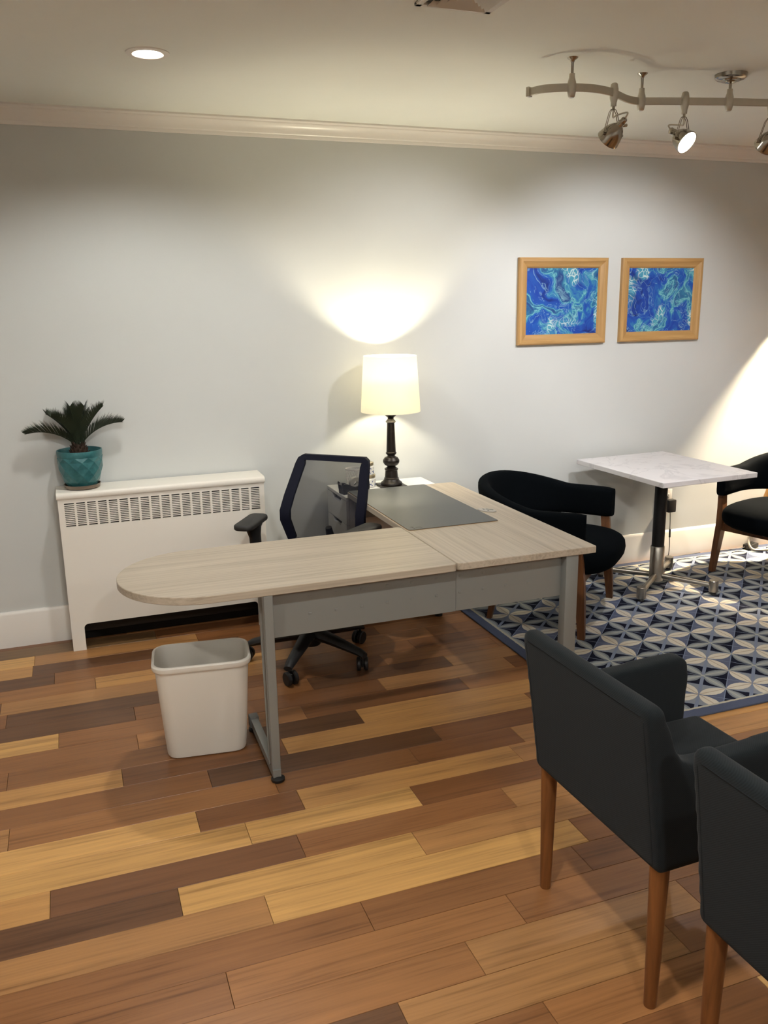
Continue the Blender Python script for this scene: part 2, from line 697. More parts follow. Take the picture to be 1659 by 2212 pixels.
def rrect(x0, x1, y0, y1, r, n=6):
    rs = r if isinstance(r, (list, tuple)) else (r, r, r, r)
    out = []
    for (cx, cy, sx, sy, a0), q in zip(((x1, y1, -1, -1, 0), (x0, y1, 1, -1, 90), (x0, y0, 1, 1, 180), (x1, y0, -1, 1, 270)), rs):
        for k in range(n + 1):
            a = R(a0 + 90.0 * k / n)
            out.append((cx + sx * q + q * math.cos(a), cy + sy * q + q * math.sin(a)))
    return out


def remeshed(mb, voxel, smooth_iter, name):
    """voxel blend of overlapping shapes, for upholstery"""
    o = mb.build(name + '_tmp', None, None, local=True, smooth=0)
    m1 = o.modifiers.new('r', 'REMESH')
    m1.mode = 'VOXEL'
    m1.voxel_size = voxel
    m2 = o.modifiers.new('s', 'SMOOTH')
    m2.factor = 0.5
    m2.iterations = smooth_iter
    dg = bpy.context.evaluated_depsgraph_get()
    dg.update()
    ev = o.evaluated_get(dg)
    me = bpy.data.meshes.new_from_object(ev)
    me.name = name
    old = o.data
    bpy.data.objects.remove(o)
    bpy.data.meshes.remove(old)
    for p in me.polygons:
        p.use_smooth = True
    return me


def meshobj(name, me, mat, parent):
    me.materials.clear()
    me.materials.append(M[mat])
    o = bpy.data.objects.new(name, me)
    COL.objects.link(o)
    o.parent = parent
    WLOC[o.name] = WLOC.get(parent.name, Vector((0, 0, 0))).copy()
    return o


# ------------------------------------------------------------------ room shell
D = 4.474
XL, XR, YF = -1.75, 5.9, -2.3
struct(MB().box(XL, XR, D, D + 0.1, -0.05, 2.7).build('wall_back', 'wall'))
struct(MB().box(XL - 0.1, XL, YF, D, -0.05, 2.7).build('wall_left', 'wall'))
struct(MB().box(XR, XR + 0.1, YF, D, -0.05, 2.7).build('wall_right', 'wall'))
struct(MB().box(XL, XR, YF - 0.1, YF, -0.05, 2.7).build('wall_front', 'wall'))

# ceiling with a square hole for the recessed downlight
CX, CY = 0.381, 3.452
hh = 0.050
cm = MB()
for (a, b, c, d) in ((XL, CX - hh, YF, D), (CX + hh, XR, YF, D), (CX - hh, CX + hh, YF, CY - hh), (CX - hh, CX + hh, CY + hh, D)):
    cm.box(a, b, c, d, H_CEIL, H_CEIL + 0.03)
cm.box(CX - 0.2, CX + 0.2, CY - 0.2, CY + 0.2, H_CEIL + 0.16, H_CEIL + 0.18)
struct(cm.build('ceiling', 'ceil', smooth=0))

# baseboards
bprof = [(0, 0), (0.016, 0), (0.016, 0.172), (0.013, 0.182), (0.009, 0.187), (0, 0.188)]
struct(MB().sweep([(XL, D, 0), (XR, D, 0)], bprof).build('baseboard_back', 'trim'))
struct(MB().sweep([(XR, D, 0), (XR, YF, 0)], bprof).build('baseboard_right', 'trim'))
struct(MB().sweep([(XL, YF, 0), (XL, D, 0)], bprof).build('baseboard_left', 'trim'))
# crown moulding
cprof = [(0, -0.080), (0.008, -0.080), (0.011, -0.070), (0.011, -0.064), (0.016, -0.060), (0.019, -0.052), (0.022, -0.044), (0.030, -0.032), (0.042, -0.023),
         (0.052, -0.019), (0.054, -0.014), (0.062, -0.011), (0.068, -0.008), (0.068, 0), (0, 0)]
struct(MB().sweep([(XL, D, H_CEIL), (XR, D, H_CEIL)], cprof).build('trim_1', 'trim', smooth=25))
struct(MB().sweep([(XR, D, H_CEIL), (XR, YF, H_CEIL)], cprof).build('trim_2', 'trim', smooth=25))
struct(MB().sweep([(XL, YF, H_CEIL), (XL, D, H_CEIL)], cprof).build('trim_3', 'trim', smooth=25))

# ------------------------------------------------------------------ floor: planks in rows parallel to the back wall
floor = struct(MB().box(XL, XR, YF, D, -0.04, -0.012).build('floor', plain('subfloor', S(48, 34, 22), 0.9), smooth=0))
Y0, PW = 2.0195, 0.1265
TONES = {
    'L': S(206, 160, 98), 'l': S(192, 144, 88), 'T': S(172, 126, 80), 't': S(158, 110, 68),
    'M': S(142, 97, 60), 'm': S(130, 87, 54), 'D': S(118, 80, 53), 'd': S(106, 73, 49), 'K': S(112, 76, 46), 'g': S(120, 92, 62)}
# joints and tones read along each row, from left to right: tone, joint x, tone, joint x, tone ...
ROWS = {
    -5: ['T', 0.10, 'M', 0.95, 't', 1.6, 'm'],
    -4: ['t', -0.1, 'd', 0.615, 'T', 1.4, 'M'],
    -3: ['M', 0.02, 't', 0.859, 'T', 1.55, 'm'],
    -2: ['M', 0.235, 't', 1.05, 'M', 1.75, 'T'],
    -1: ['t', -0.55, 'M', 0.646, 'M', 1.35, 'm', 2.2, 'T'],
    0: ['T', -0.75, 'T', 0.392, 'L', 1.42, 'M', 2.25, 't'],
    1: ['d', 0.159, 'L', 0.909, 'T', 1.62, 'M'],
    2: ['l', -0.196, 'D', 0.554, 'M', 1.30, 'T', 2.1, 'm'],
    3: ['L', 0.41, 'L', 1.003, 'm', 1.75, 'T'],
    4: ['L', 0.265, 'm', 0.62, 'l', 1.468, 'T', 2.2, 'l'],
    5: ['t', 0.56, 'M', 1.099, 'm', 1.545, 'T', 2.4, 'l'],
    6: ['d', 1.25, 'm', 1.95, 't'],
    7: ['l', 0.046, 'm', 0.655, 'l', 1.75, 'M'],
    8: ['M', -0.35, 'M', 0.35, 'd', 1.01, 'l', 1.9, 'm'],
    9: ['M', 0.12, 't', 0.80, 'm', 1.55, 't'],
    10: ['L', -0.175, 'M', 0.55, 'm', 1.20, 'T', 1.85, 'm'],
    11: ['d', 0.128, 'M', 0.9, 'd', 1.588, 'T'],
    12: ['d', 0.45, 'm', 1.3, 't', 1.9, 'M'],
    13: ['T', 0.75, 'M', 1.5, 'm'],
    14: ['t', -0.017, 'l', 0.95, 't', 1.65, 'M'],
    15: ['M', 0.6, 'm', 1.4, 't'],
    16: ['l', -0.293, 'd', 0.7, 'm', 1.5, 'M'],
    17: ['T', 0.5, 'm', 1.3, 'M'],
    18: ['g', 0.3, 'm', 1.6, 't'],
    19: ['t', 1.0, 'M']}


def plank_mesh(mb_list, name, parent, kind=None):
    vs, fs, tone, shift = [], [], [], []
    for (x0, x1, y0, y1, tn, sh) in mb_list:
        g = 0.0006
        o = len(vs)
        a, b, c, d = x0 + g, x1 - g, y0 + g, y1 - g
        e = 0.0008
        vs += [(a, c, -0.012), (b, c, -0.012), (b, d, -0.012), (a, d, -0.012), (a, c, -e), (b, c, -e), (b, d, -e), (a, d, -e),
               (a + e, c + e, 0), (b - e, c + e, 0), (b - e, d - e, 0), (a + e, d - e, 0)]
        fs += [(o + 8, o + 9, o + 10, o + 11)]
        for k in range(4):
            k2 = (k + 1) % 4
            fs += [(o + k, o + k2, o + 4 + k2, o + 4 + k), (o + 4 + k, o + 4 + k2, o + 8 + k2, o + 8 + k)]
        tone += [tn] * 12
        shift += [sh] * 12
    me = bpy.data.meshes.new(name)
    me.from_pydata(vs, [], fs)
    at = me.attributes.new('tone', 'FLOAT_COLOR', 'POINT')
    for i, c in enumerate(tone):
        at.data[i].color = c
    ao = me.attributes.new('shift', 'FLOAT', 'POINT')
    for i, c in enumerate(shift):
        ao.data[i].value = c
    me.materials.append(M['plank'])
    ob = bpy.data.objects.new(name, me)
    COL.objects.link(ob)
    ob.parent = parent
    if kind:
        ob['kind'] = kind
    return ob


near, rest = [], []
allt = 'TTtMMmmDdlLK'
rp = random.Random(21)
k_lo = int(math.floor((YF - Y0) / PW)) + 1
for k in range(k_lo, 20):
    ya, yb = Y0 + k * PW, min(Y0 + (k + 1) * PW, D)
    if k in ROWS:
        seq = ROWS[k]
        xs = [x for x in seq if isinstance(x, float)]
        ts = [x for x in seq if isinstance(x, str)]
    else:
        xs, ts = [rp.uniform(-0.9, -0.1)], [rp.choice(allt)]
        ts.append(rp.choice(allt))
        while xs[-1] < 1.5:
            xs.append(xs[-1] + rp.uniform(0.5, 1.15))
            ts.append(rp.choice(allt))
    x = xs[0]
    while x > XL + 1.3:
        x -= rp.uniform(0.75, 1.2)
        xs.insert(0, x)
        ts.insert(0, rp.choice(allt))
    x = xs[-1]
    while x < XR - 1.3:
        x += rp.uniform(0.7, 1.25)
        xs.append(x)
        ts.append(rp.choice(allt))
    ed = [XL] + xs + [XR]
    for i in range(len(ed) - 1):
        j = rp.uniform(0.93, 1.07)
        tn = tuple(c * j * q for c, q in zip(TONES[ts[i]][:3], (0.93, 0.90, 0.85))) + (1.0,)
        rec = (ed[i], ed[i + 1], ya, yb, tn, rp.random())
        mid = (ed[i] + ed[i + 1]) / 2
        (near if (k >= -8 and ed[i] < 4.9) else rest).append(rec)
for rec in near:
    plank_mesh([rec], 'plank', floor)
if rest:
    plank_mesh(rest, 'plank_field', floor, 'stuff')

# ------------------------------------------------------------------ recessed downlight, vent
rl = thing('recessed_light', 'round recessed ceiling downlight, lit, above the white heater cover', 'ceiling light', (CX, CY, H_CEIL))
MB().lathe([(0.078, 0), (0.078, -0.003), (0.072, -0.006), (0.056, -0.006), (0.052, -0.002), (0.049, 0.02), (0.049, 0.10), (0.052, 0.10), (0.056, 0.0)], 40, (CX, CY, H_CEIL), caps=False).build('trim_ring', 'can_trim', rl)
MB().lathe([(0.0, 0.004), (0.030, 0.006), (0.0505, 0.014)], 32, (CX, CY, H_CEIL), caps=False).build('lens', 'can_on', rl)
spot('downlight_beam', (0, 0, -0.004), (0, 0, -1), CAN_W * 1.0, 152, 0.5, WARM, 0.04, rl)

vx0, vx1, vy0, vy1 = 1.098, 1.354, 2.415, 2.672
cv = thing('ceiling_vent', 'square louvred air vent in the ceiling at the top edge of the picture', 'vent', ((vx0 + vx1) / 2, (vy0 + vy1) / 2, H_CEIL))
vm = MB()
for (a, b, c, d) in ((vx0, vx1, vy0, vy0 + 0.022), (vx0, vx1, vy1 - 0.022, vy1), (vx0, vx0 + 0.022, vy0, vy1), (vx1 - 0.022, vx1, vy0, vy1)):
    vm.box(a, b, c, d, H_CEIL - 0.010, H_CEIL, 0.003)
vm.build('frame', 'vent', cv)
MB().box(vx0 + 0.02, vx1 - 0.02, vy0 + 0.02, vy1 - 0.02, H_CEIL - 0.002, H_CEIL, 0).build('backing', plain('vent_shadow', S(96, 88, 76), 0.8), cv)
for q in range(4):
    i = 0.044 + q * 0.022
    a, b, c, d = vx0 + i, vx1 - i, vy0 + i, vy1 - i
    o_, e_ = 0.0, 0.014
    lo = [(a, c), (b, c), (b, d), (a, d)]
    hi = [(a - e_, c - e_), (b + e_, c - e_), (b + e_, d + e_), (a - e_, d + e_)]
    for k in range(4):
        k2 = (k + 1) % 4
        p = [(*lo[k], H_CEIL - 0.004), (*lo[k2], H_CEIL - 0.004), (*hi[k2], H_CEIL - 0.016), (*hi[k], H_CEIL - 0.016)]
        p2 = [(x, y, z + 0.0015) for x, y, z in p]
        MB().add(p + p2, [(0, 1, 2, 3), (7, 6, 5, 4), (0, 4, 5, 1), (1, 5, 6, 2), (2, 6, 7, 3), (3, 7, 4, 0)]).build('louvre', 'vent', cv, smooth=0)

# ------------------------------------------------------------------ track light
ZR = 2.462
RAILP = [(1.778, 3.161), (1.811, 3.095), (1.898, 3.050), (1.983, 3.039), (2.055, 3.055), (2.109, 3.080), (2.202, 3.140), (2.250, 3.162), (2.301, 3.168), (2.385, 3.143), (2.478, 3.118), (2.575, 3.094),
         (2.662, 3.072), (2.834, 3.040), (3.05, 2.99), (3.25, 2.98), (3.5, 3.03), (3.7, 3.09)]


def cr_spline(pts, sub=6):
    out = []
    P_ = [Vector((p[0], p[1], p[2] if len(p) > 2 else 0)) for p in pts]
    P_ = [P_[0] * 2 - P_[1]] + P_ + [P_[-1] * 2 - P_[-2]]
    for i in range(1, len(P_) - 2):
        for q in range(sub):
            t = q / sub
            a, b, c, d = P_[i - 1], P_[i], P_[i + 1], P_[i + 2]
            out.append(0.5 * ((2 * b) + (c - a) * t + (2 * a - 5 * b + 4 * c - d) * t * t + (3 * b - a - 3 * c + d) * t ** 3))
    out.append(P_[-2])
    return out


rail_pts = [(p.x, p.y, ZR) for p in cr_spline(RAILP)]
tl = thing('track_rail', 'curved brushed nickel track rail hung from the ceiling by short stems', 'track light', (2.662, 3.072, H_CEIL))
MB().sweep(rail_pts, [(-0.004, -0.0125), (-0.002, -0.0145), (0.002, -0.0145), (0.004, -0.0125), (0.004, 0.0125), (0.002, 0.0145), (-0.002, 0.0145), (-0.004, 0.0125)]).build('rail', 'nickel', tl)
e0 = Vector(rail_pts[0])
MB().box(-0.008, 0.008, -0.012, 0.012, -0.018, 0.018, 0.003, 2, Matrix.Translation(e0) @ Matrix.Rotation(math.atan2(-0.08, 0.04), 4, 'Z')).build('end_cap', 'nickel', tl)
# flattened clamp profile around the rail
CLAMP = [(0.009, -0.036), (0.013, -0.032), (0.0165, -0.015), (0.0175, 0.0), (0.016, 0.018), (0.0115, 0.034), (0.011, 0.048)]


def clamp_mb(x, y, z, up):
    pr_ = [(r, zz * (1 if up else -1)) for r, zz in CLAMP]
    return MB().lathe(pr_, 16, (x, y, z))


for (x, y) in ((1.898, 3.050), (2.301, 3.168)):
    so = clamp_mb(x, y, ZR, True).build('standoff_clamp', 'nickel', tl)
    MB().lathe([(0.0055, 0.03), (0.0055, 0.085), (0.009, 0.094), (0.018, 0.100), (0.021, 0.104)], 16, (x, y, ZR)).build('standoff_stem', 'dark_nickel', so)
x, y = 2.662, 3.072
so = clamp_mb(x, y, ZR, True).build('canopy_clamp', 'nickel', tl)
MB().lathe([(0.006, 0.04), (0.006, 0.068), (0.022, 0.072), (0.024, 0.076), (0.038, 0.078), (0.040, 0.082), (0.054, 0.084), (0.062, 0.090), (0.064, 0.104)], 36, (x, y, ZR)).build('ceiling_canopy', 'dark_nickel', tl)


def spot_head(x, y, zp, aim, label, watt, lit, ang=60, yoke_yaw=0.0, blend=0.6):
    root = thing('spotlight_head', label, 'spotlight', (x, y, ZR), 0, 'spotlight heads on the ceiling track')
    clamp_mb(x, y, ZR, False).build('rail_clamp', 'nickel', root)
    MB().lathe([(0.0055, -0.044), (0.0055, -0.062), (0.004, -0.062)], 12, (x, y, ZR)).build('stem', 'dark_nickel', root)
    c = Vector((x, y, zp))
    aim = Vector(aim).normalized()
    side = Vector((0, 0, 1)).cross(aim)
    side = side.normalized() if side.length > 1e-4 else Vector((1, 0, 0))
    top = Vector((x, y, ZR - 0.058))
    for sgn in (-1, 1):
        piv = c + side * (0.048 * sgn)
        for w in (-1, 1):
            fw = side.cross(Vector((0, 0, 1))) * 0.004 * w
            pts = [top + fw, top + side * (0.010 * sgn) + fw + Vector((0, 0, -0.002)), top + side * (0.020 * sgn) + fw + Vector((0, 0, -0.014)), piv + fw]
            MB().tube(pts, 0.0016, 6).build('yoke_wire', 'dark_nickel', root)
        MB().tube([piv - side * 0.008 * sgn, piv + side * 0.010 * sgn], 0.006, 10).build('pivot_screw', 'dark_nickel', root)
    q = aim.to_track_quat('-Z', 'Y').to_matrix().to_4x4()
    Mx = Matrix.Translation(c) @ q
    # bell reflector opening toward local -Z
    prof = [(0.0, 0.062), (0.012, 0.062), (0.014, 0.060), (0.014, 0.046), (0.018, 0.042), (0.026, 0.034), (0.036, 0.018), (0.042, 0.0), (0.046, -0.020), (0.0475, -0.024), (0.0475, -0.028), (0.044, -0.028), (0.041, -0.018)]
    MB().lathe(prof, 32, Mx=Mx, caps=False).build('reflector', 'dark_nickel', root)
    MB().lathe([(0.012, 0.060), (0.012, 0.074), (0.009, 0.078), (0.0, 0.079)], 16, Mx=Mx, caps=False).build('rear_cap', 'dark_nickel', root)
    MB().tube([Mx @ Vector((0.022, 0, 0.046)), Mx @ Vector((0.036, 0, 0.050))], 0.006, 10).build('lock_knob', 'dark_nickel', root)
    MB().lathe([(0.0, -0.014), (0.025, -0.015), (0.043, -0.020)], 32, Mx=Mx, caps=False).build('lens', 'bulb_on' if lit else 'plate', root)
    rear = Mx @ Vector((0, 0, 0.076))
    mid = (top + rear) / 2
    back = (rear - c).normalized()
    cable = cr_spline([tuple(top), tuple(top + Vector((0, 0, -0.03))), tuple(mid + side * 0.012 + Vector((0, 0, -0.005))), tuple(rear + back * 0.014 + Vector((0, 0, 0.012))), tuple(rear)], 6)
    MB().tube(cable, 0.0032, 8).build('flex_cable', 'nickel', root)
    if watt:
        lc = Mx @ Vector((0, 0, -0.034)) - Vector((x, y, ZR))
        spot('spotlight_beam', lc, lc + aim, watt, ang, blend, NEUT, 0.03, root)
    return root


def aimv(p, t):
    return Vector(t) - Vector(p)


spot_head(2.109, 3.080, 2.312, (-0.20, 0.76, -0.62), 'nickel spotlight head seen from behind, aimed at the wall over the desk lamp', 36, True, 94, 0, 0.65)
spot_head(2.478, 3.118, 2.318, (0.213, -0.777, -0.592), 'lit nickel spotlight head with its bright lens facing the room', 45, True, 100)
spot_head(2.850, 3.037, 2.312, (0.10, 0.76, -0.63), 'nickel spotlight head cut off by the right edge of the picture', 66, True, 96, 0, 0.65)
spot_head(3.30, 2.985, 2.312, aimv((3.30, 2.985, 2.312), (3.4, 3.9, 0.7)), 'nickel spotlight head on the track beyond the right edge of the picture', 14, True, 80)

# ------------------------------------------------------------------ pictures
def picture(x0, x1, z0, z1, art, label):
    yb = D
    t = thing('framed_painting', label, 'picture', ((x0 + x1) / 2, yb, z0), 0, 'framed blue paintings over the marble table')
    W_, P = 0.058, [(0, 0.0), (0, 0.022), (0.008, 0.028), (0.020, 0.028), (0.026, 0.024), (0.040, 0.019), (0.050, 0.016), (0.054, 0.012), (0.058, 0.008), (0.058, 0.0)]

    def piece(ax, fixed, sgn, a, b, mat):
        # a moulding length with mitred ends; u across the rail (outer 0 .. inner W_), h out of the wall
        vs, fs = [], []
        for u, h in P:
            for end, q in ((a, 1), (b, -1)):
                along = end + q * u
                across = fixed + sgn * u
                vs.append((along, yb - h, across) if ax == 'x' else (across, yb - h, along))
        n = len(P)
        for i in range(n):
            j = (i + 1) % n
            fs.append((2 * i, 2 * i + 1, 2 * j + 1, 2 * j))
        fs.append(tuple(2 * i for i in range(n)))
        fs.append(tuple(2 * i + 1 for i in range(n))[::-1])
        MB().add(vs, fs).build('frame_rail', mat, t, smooth=20)
    piece('x', z1, -1, x0, x1, 'frame_h')
    piece('x', z0, 1, x0, x1, 'frame_h')
    piece('z', x0, 1, z0, z1, 'frame_v')
    piece('z', x1, -1, z0, z1, 'frame_v')
    MB().box(x0 + W_ - 0.004, x1 - W_ + 0.004, yb - 0.007, yb - 0.001, z0 + W_ - 0.004, z1 - W_ + 0.004).build('canvas', art, t, smooth=0)
    return t


picture(2.470, 3.064, 1.426, 1.918, 'art1', 'framed blue and teal poured painting, the one nearer the desk lamp')
picture(3.167, 3.757, 1.426, 1.918, 'art2', 'framed blue poured painting, the right one of the two on the wall')

# ------------------------------------------------------------------ heater cover
hx0, hx1, hy0, hy1, hz = -0.106, 0.902, 4.2845, D - 0.017, 0.782
ht = thing('heater_cover', 'white metal convector heater cover with slotted grille along the wall', 'heater', ((hx0 + hx1) / 2, (hy0 + hy1) / 2, 0))
T_ = 0.012
gx0, gx1, gz0, gz1 = -0.078, 0.877, 0.643, 0.760
fm = MB()
ox0, ox1, oz = -0.044, 0.840, 0.137
# front sheet pieces round the grille and over the open toe space
fm.box(hx0, gx0, hy0, hy0 + T_, oz, hz)
fm.box(gx1, hx1, hy0, hy0 + T_, oz, hz)
fm.box(gx0, gx1, hy0, hy0 + T_, gz1, hz)
fm.box(gx0, gx1, hy0, hy0 + T_, oz, gz0)
fm.box(hx0, ox0, hy0, hy0 + T_, 0, oz)
fm.box(ox1, hx1, hy0, hy0 + T_, 0, oz)
for sx, cx in ((1, ox0), (-1, ox1)):
    rr = 0.022
    pts = [(0, 0)] + [(rr - rr * math.cos(R(a)), -rr + rr * math.sin(R(a))) for a in range(0, 91, 15)][::-1]
    vs = [(cx + sx * px, hy0 + q, oz + pz) for q in (0, T_) for px, pz in pts]
    n = len(pts)
    fm.add(vs, [tuple(range(n)), tuple(range(n, 2 * n))[::-1]] + [(i, (i + 1) % n, n + (i + 1) % n, n + i) for i in range(n)])
fm.box(hx0, hx0 + T_, hy0 + T_, hy1, 0, hz)
fm.box(hx1 - T_, hx1, hy0 + T_, hy1, 0, hz)
fm.build('body', 'heater', ht, smooth=20)
cap = [(-0.006, 0.0), (-0.009, 0.004), (-0.009, 0.022), (-0.004, 0.029), (0.006, 0.032), (hy1 - hy0, 0.034), (hy1 - hy0, 0.0)]
vs, fs = [], []
for xx in (hx0 - 0.004, hx1 + 0.004):
    vs += [(xx, hy0 + a, hz + z) for a, z in cap]
n = len(cap)
fs = [(i, (i + 1) % n, n + (i + 1) % n, n + i) for i in range(n)] + [tuple(range(n))[::-1], tuple(range(n, 2 * n))]
MB().add(vs, fs).build('top_lid', 'heater', ht)
MB().box(hx0 + T_, hx1 - T_, hy0 + 0.0145, hy0 + 0.018, 0.2, hz - 0.01).build('slot_shade_sheet', 'heater_dark', ht)  # near-black sheet close behind the slots stands in for the shade inside
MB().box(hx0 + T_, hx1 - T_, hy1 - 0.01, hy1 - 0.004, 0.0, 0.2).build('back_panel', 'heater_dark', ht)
MB().box(ox0, ox1, hy0 + 0.06, hy0 + 0.14, 0.075, 0.125, 0.004).build('heating_fins', 'fin', ht)
NCOL, NSL = 19, 13
pz = (gz1 - gz0) / NSL
for i in range(1, NSL):
    z = gz0 + i * pz
    MB().box(gx0, gx1, hy0 + 0.001, hy0 + 0.010, z - 0.0021, z + 0.0021).build('slat', 'heater', ht, smooth=0)
px_ = (gx1 - gx0) / NCOL
for i in range(1, NCOL):
    x = gx0 + i * px_
    MB().box(x - 0.0052, x + 0.0052, hy0, hy0 + 0.011, gz0, gz1).build('mullion', 'heater', ht, smooth=0)

# ------------------------------------------------------------------ potted palm on the heater
PX, PY, PZ = 0.016, 4.378, hz + 0.0345
pp = thing('potted_palm', 'small sago palm in a faceted teal pot on the white heater cover', 'potted plant', (PX, PY, PZ))
MB().lathe([(0.072, 0.0), (0.082, 0.003), (0.086, 0.018), (0.088, 0.020), (0.084, 0.020), (0.080, 0.006), (0.0, 0.005)], 36, (PX, PY, PZ)).build('saucer', 'saucer', pp)
rings = [(0.064, 0.008), (0.082, 0.036), (0.093, 0.068), (0.101, 0.102), (0.104, 0.136), (0.1045, 0.158)]
NF = 11
vs, fs = [], []
for i, (r, z) in enumerate(rings):
    for k in range(NF):
        a = 2 * PI * (k + 0.5 * (i % 2)) / NF + 0.2
        rr = r * 1.03
        vs.append((PX + rr * math.cos(a), PY + rr * math.sin(a), PZ + z))
for i in range(len(rings) - 1):
    for k in range(NF):
        k2 = (k + 1) % NF
        A, B, C_, D_ = i * NF + k, i * NF + k2, (i + 1) * NF + k, (i + 1) * NF + k2
        if i % 2 == 0:
            fs += [(A, B, C_), (B, D_, C_)]
        else:
            fs += [(A, B, D_), (A, D_, C_)]
fs.append(tuple(range(NF))[::-1])
pot = MB().add(vs, fs).build('pot', 'ceram', pp, smooth=0)
MB().lathe([(0.1015, 0.150), (0.1055, 0.160), (0.107, 0.180), (0.106, 0.188), (0.102, 0.188), (0.100, 0.180), (0.096, 0.150)], 44, (PX, PY, PZ), caps=False).build('rim', 'ceram', pot)
MB().lathe([(0.0, 0.168), (0.04, 0.166), (0.098, 0.158)], 32, (PX, PY, PZ), caps=False).build('soil', 'soil', pp)
tk = MB()
rt = random.Random(3)
tk.lathe([(0.03, 0.15), (0.036, 0.17), (0.034, 0.19), (0.026, 0.205), (0.012, 0.214), (0, 0.215)], 18, (PX, PY, PZ))
for k in range(34):
    a = k * 2.4
    z = 0.165 + 0.045 * k / 34
    r0 = 0.036 - 0.018 * k / 34
    b0 = Vector((PX + r0 * math.cos(a), PY + r0 * math.sin(a), PZ + z))
    tp = b0 + Vector((math.cos(a) * 0.014, math.sin(a) * 0.014, 0.014 + rt.uniform(0, 0.012)))
    tk.tube([b0, (b0 + tp) / 2 + Vector((0, 0, -0.002)), tp], [0.007, 0.005, 0.001], 5)
tk.build('trunk', 'trunk', pp)


def frond(az, length, lift, droop, seed, tip_up=0.0):
    rr = random.Random(seed)
    mb = MB()
    d = Vector((math.cos(az), math.sin(az), 0))
    pts = []
    n = 16
    p = Vector((PX, PY, PZ + 0.205)) + d * 0.008
    ang = lift
    for i in range(n + 1):
        pts.append(p.copy())
        p = p + (d * math.cos(ang) + Vector((0, 0, 1)) * math.sin(ang)) * (length / n)
        ang -= droop / n
        if p.y > D - 0.012:
            p.y = D - 0.012
    mb.tube(pts, [0.0032 * (1 - 0.7 * i / n) for i in range(n + 1)], 5)
    sd = d.cross(Vector((0, 0, 1)))
    L = 0
    for i in range(3, int(n * 2.4)):
        t = i / (n * 2.4)
        q = t * n
        i0 = min(int(q), n - 1)
        b = pts[i0].lerp(pts[i0 + 1], q - i0)
        tg = (pts[i0 + 1] - pts[i0]).normalized()
        upv = sd.cross(tg)
        ll = 0.086 * (math.sin(PI * min(1.0, 0.16 + 0.80 * t)) ** 0.6) * rr.uniform(0.85, 1.1)
        for s_ in (-1, 1):
            dirv = (sd * s_ * 0.70 + tg * 0.72 + upv * 0.55).normalized()
            tip = b + dirv * ll + Vector((0, 0, 0.004))
            w = tg * 0.0030
            midp = b + dirv * ll * 0.5 + upv * 0.003
            if tip.y > D - 0.006:
                tip.y = D - 0.006
            if midp.y > D - 0.006:
                midp.y = D - 0.006
            mb.add([b - w, b + w, midp + w * 1.1, tip, midp - w * 1.1], [(0, 1, 2, 3, 4)])
    mb.build('frond', 'leaf', pp, smooth=0, fix=False)


FR = [(R(186), 0.255, R(48), R(64), 1), (R(160), 0.215, R(66), R(36), 2), (R(222), 0.225, R(70), R(46), 3), (R(250), 0.215, R(84), R(22), 4),
      (R(-62), 0.225, R(80), R(26), 5), (R(-28), 0.245, R(68), R(28), 6), (R(-2), 0.245, R(54), R(58), 7), (R(60), 0.185, R(76), R(34), 8), (R(120), 0.185, R(80), R(28), 9)]
for f_ in FR:
    frond(*f_)

# ------------------------------------------------------------------ desk
dk = thing('office_desk', 'L-shaped pale wood laminate desk with grey metal legs and panels', 'desk', (1.0, 3.2, 0))
ZT, ZB = 0.735, 0.707
SX = 1.290
pl = []
rad = 0.294
cy0, cy1 = 2.737, 3.325
ym = (cy0 + cy1) / 2
ex = 0.300
pl = [(SX - 0.002, cy0 + 0.018), (SX - 0.002, cy1 - 0.02)]
pl = rrect(ex + 0.1, SX - 0.002, cy0, cy1, 0.02, 5)
right = [p for p in pl if p[0] > SX - 0.1]
outl = [p for p in right if p[1] < ym] + [p for p in right if p[1] > ym]
outl = sorted([p for p in right if p[1] < ym], key=lambda p: (p[0], p[1])) + sorted([p for p in right if p[1] >= ym], key=lambda p: (p[1], -p[0]))
NA = 40
for k in range(NA + 1):
    a = PI / 2 + PI * k / NA
    outl.append((0.385 + rad * math.cos(a), ym + rad * math.sin(a)))
MB().prism(outl, ZB, ZT, 0.002, 1).build('rounded_tabletop', 'lam_x', dk)
MB().prism(rrect(SX + 0.001, 1.894, 2.742, 4.094, (0.02, 0.02, 0.02, 0.006), 5), ZB, ZT, 0.002, 1).build('main_tabletop', 'lam_y', dk)
# cantilever leg at the left
lg = MB()
lx0, lx1 = 0.555, 0.588
# upright: side profile tapering down, with a recessed channel on its left side
yfr = 2.737
top_d, bot_d = 0.105, 0.060
rings = []
for z, dp in ((0.045, bot_d), (ZB, top_d)):
    rings.append([(lx1 - 0.002, yfr, z), (lx1, yfr + 0.004, z), (lx1, yfr + dp - 0.004, z), (lx1 - 0.002, yfr + dp, z), (lx0 + 0.004, yfr + dp, z), (lx0, yfr + dp - 0.004, z),
                  (lx0, yfr + dp * 0.78, z), (lx0 + 0.012, yfr + dp * 0.72, z), (lx0 + 0.012, yfr + dp * 0.36, z), (lx0, yfr + dp * 0.30, z), (lx0, yfr + 0.004, z), (lx0 + 0.002, yfr, z)])
lg.loft(rings)
up_ = lg.build('leg_upright', 'grey_metal', dk, smooth=25)
ft = MB()
ft.loft([[(lx0 + 0.002, 2.730, 0.014), (lx1 - 0.002, 2.730, 0.014), (lx1 - 0.002, 2.730, 0.046), (lx0 + 0.002, 2.730, 0.046)],
         [(lx0 + 0.002, 3.130, 0.028), (lx1 - 0.002, 3.130, 0.028), (lx1 - 0.002, 3.130, 0.062), (lx0 + 0.002, 3.130, 0.062)]])
ft.build('leg_foot', 'grey_metal', dk, smooth=25)
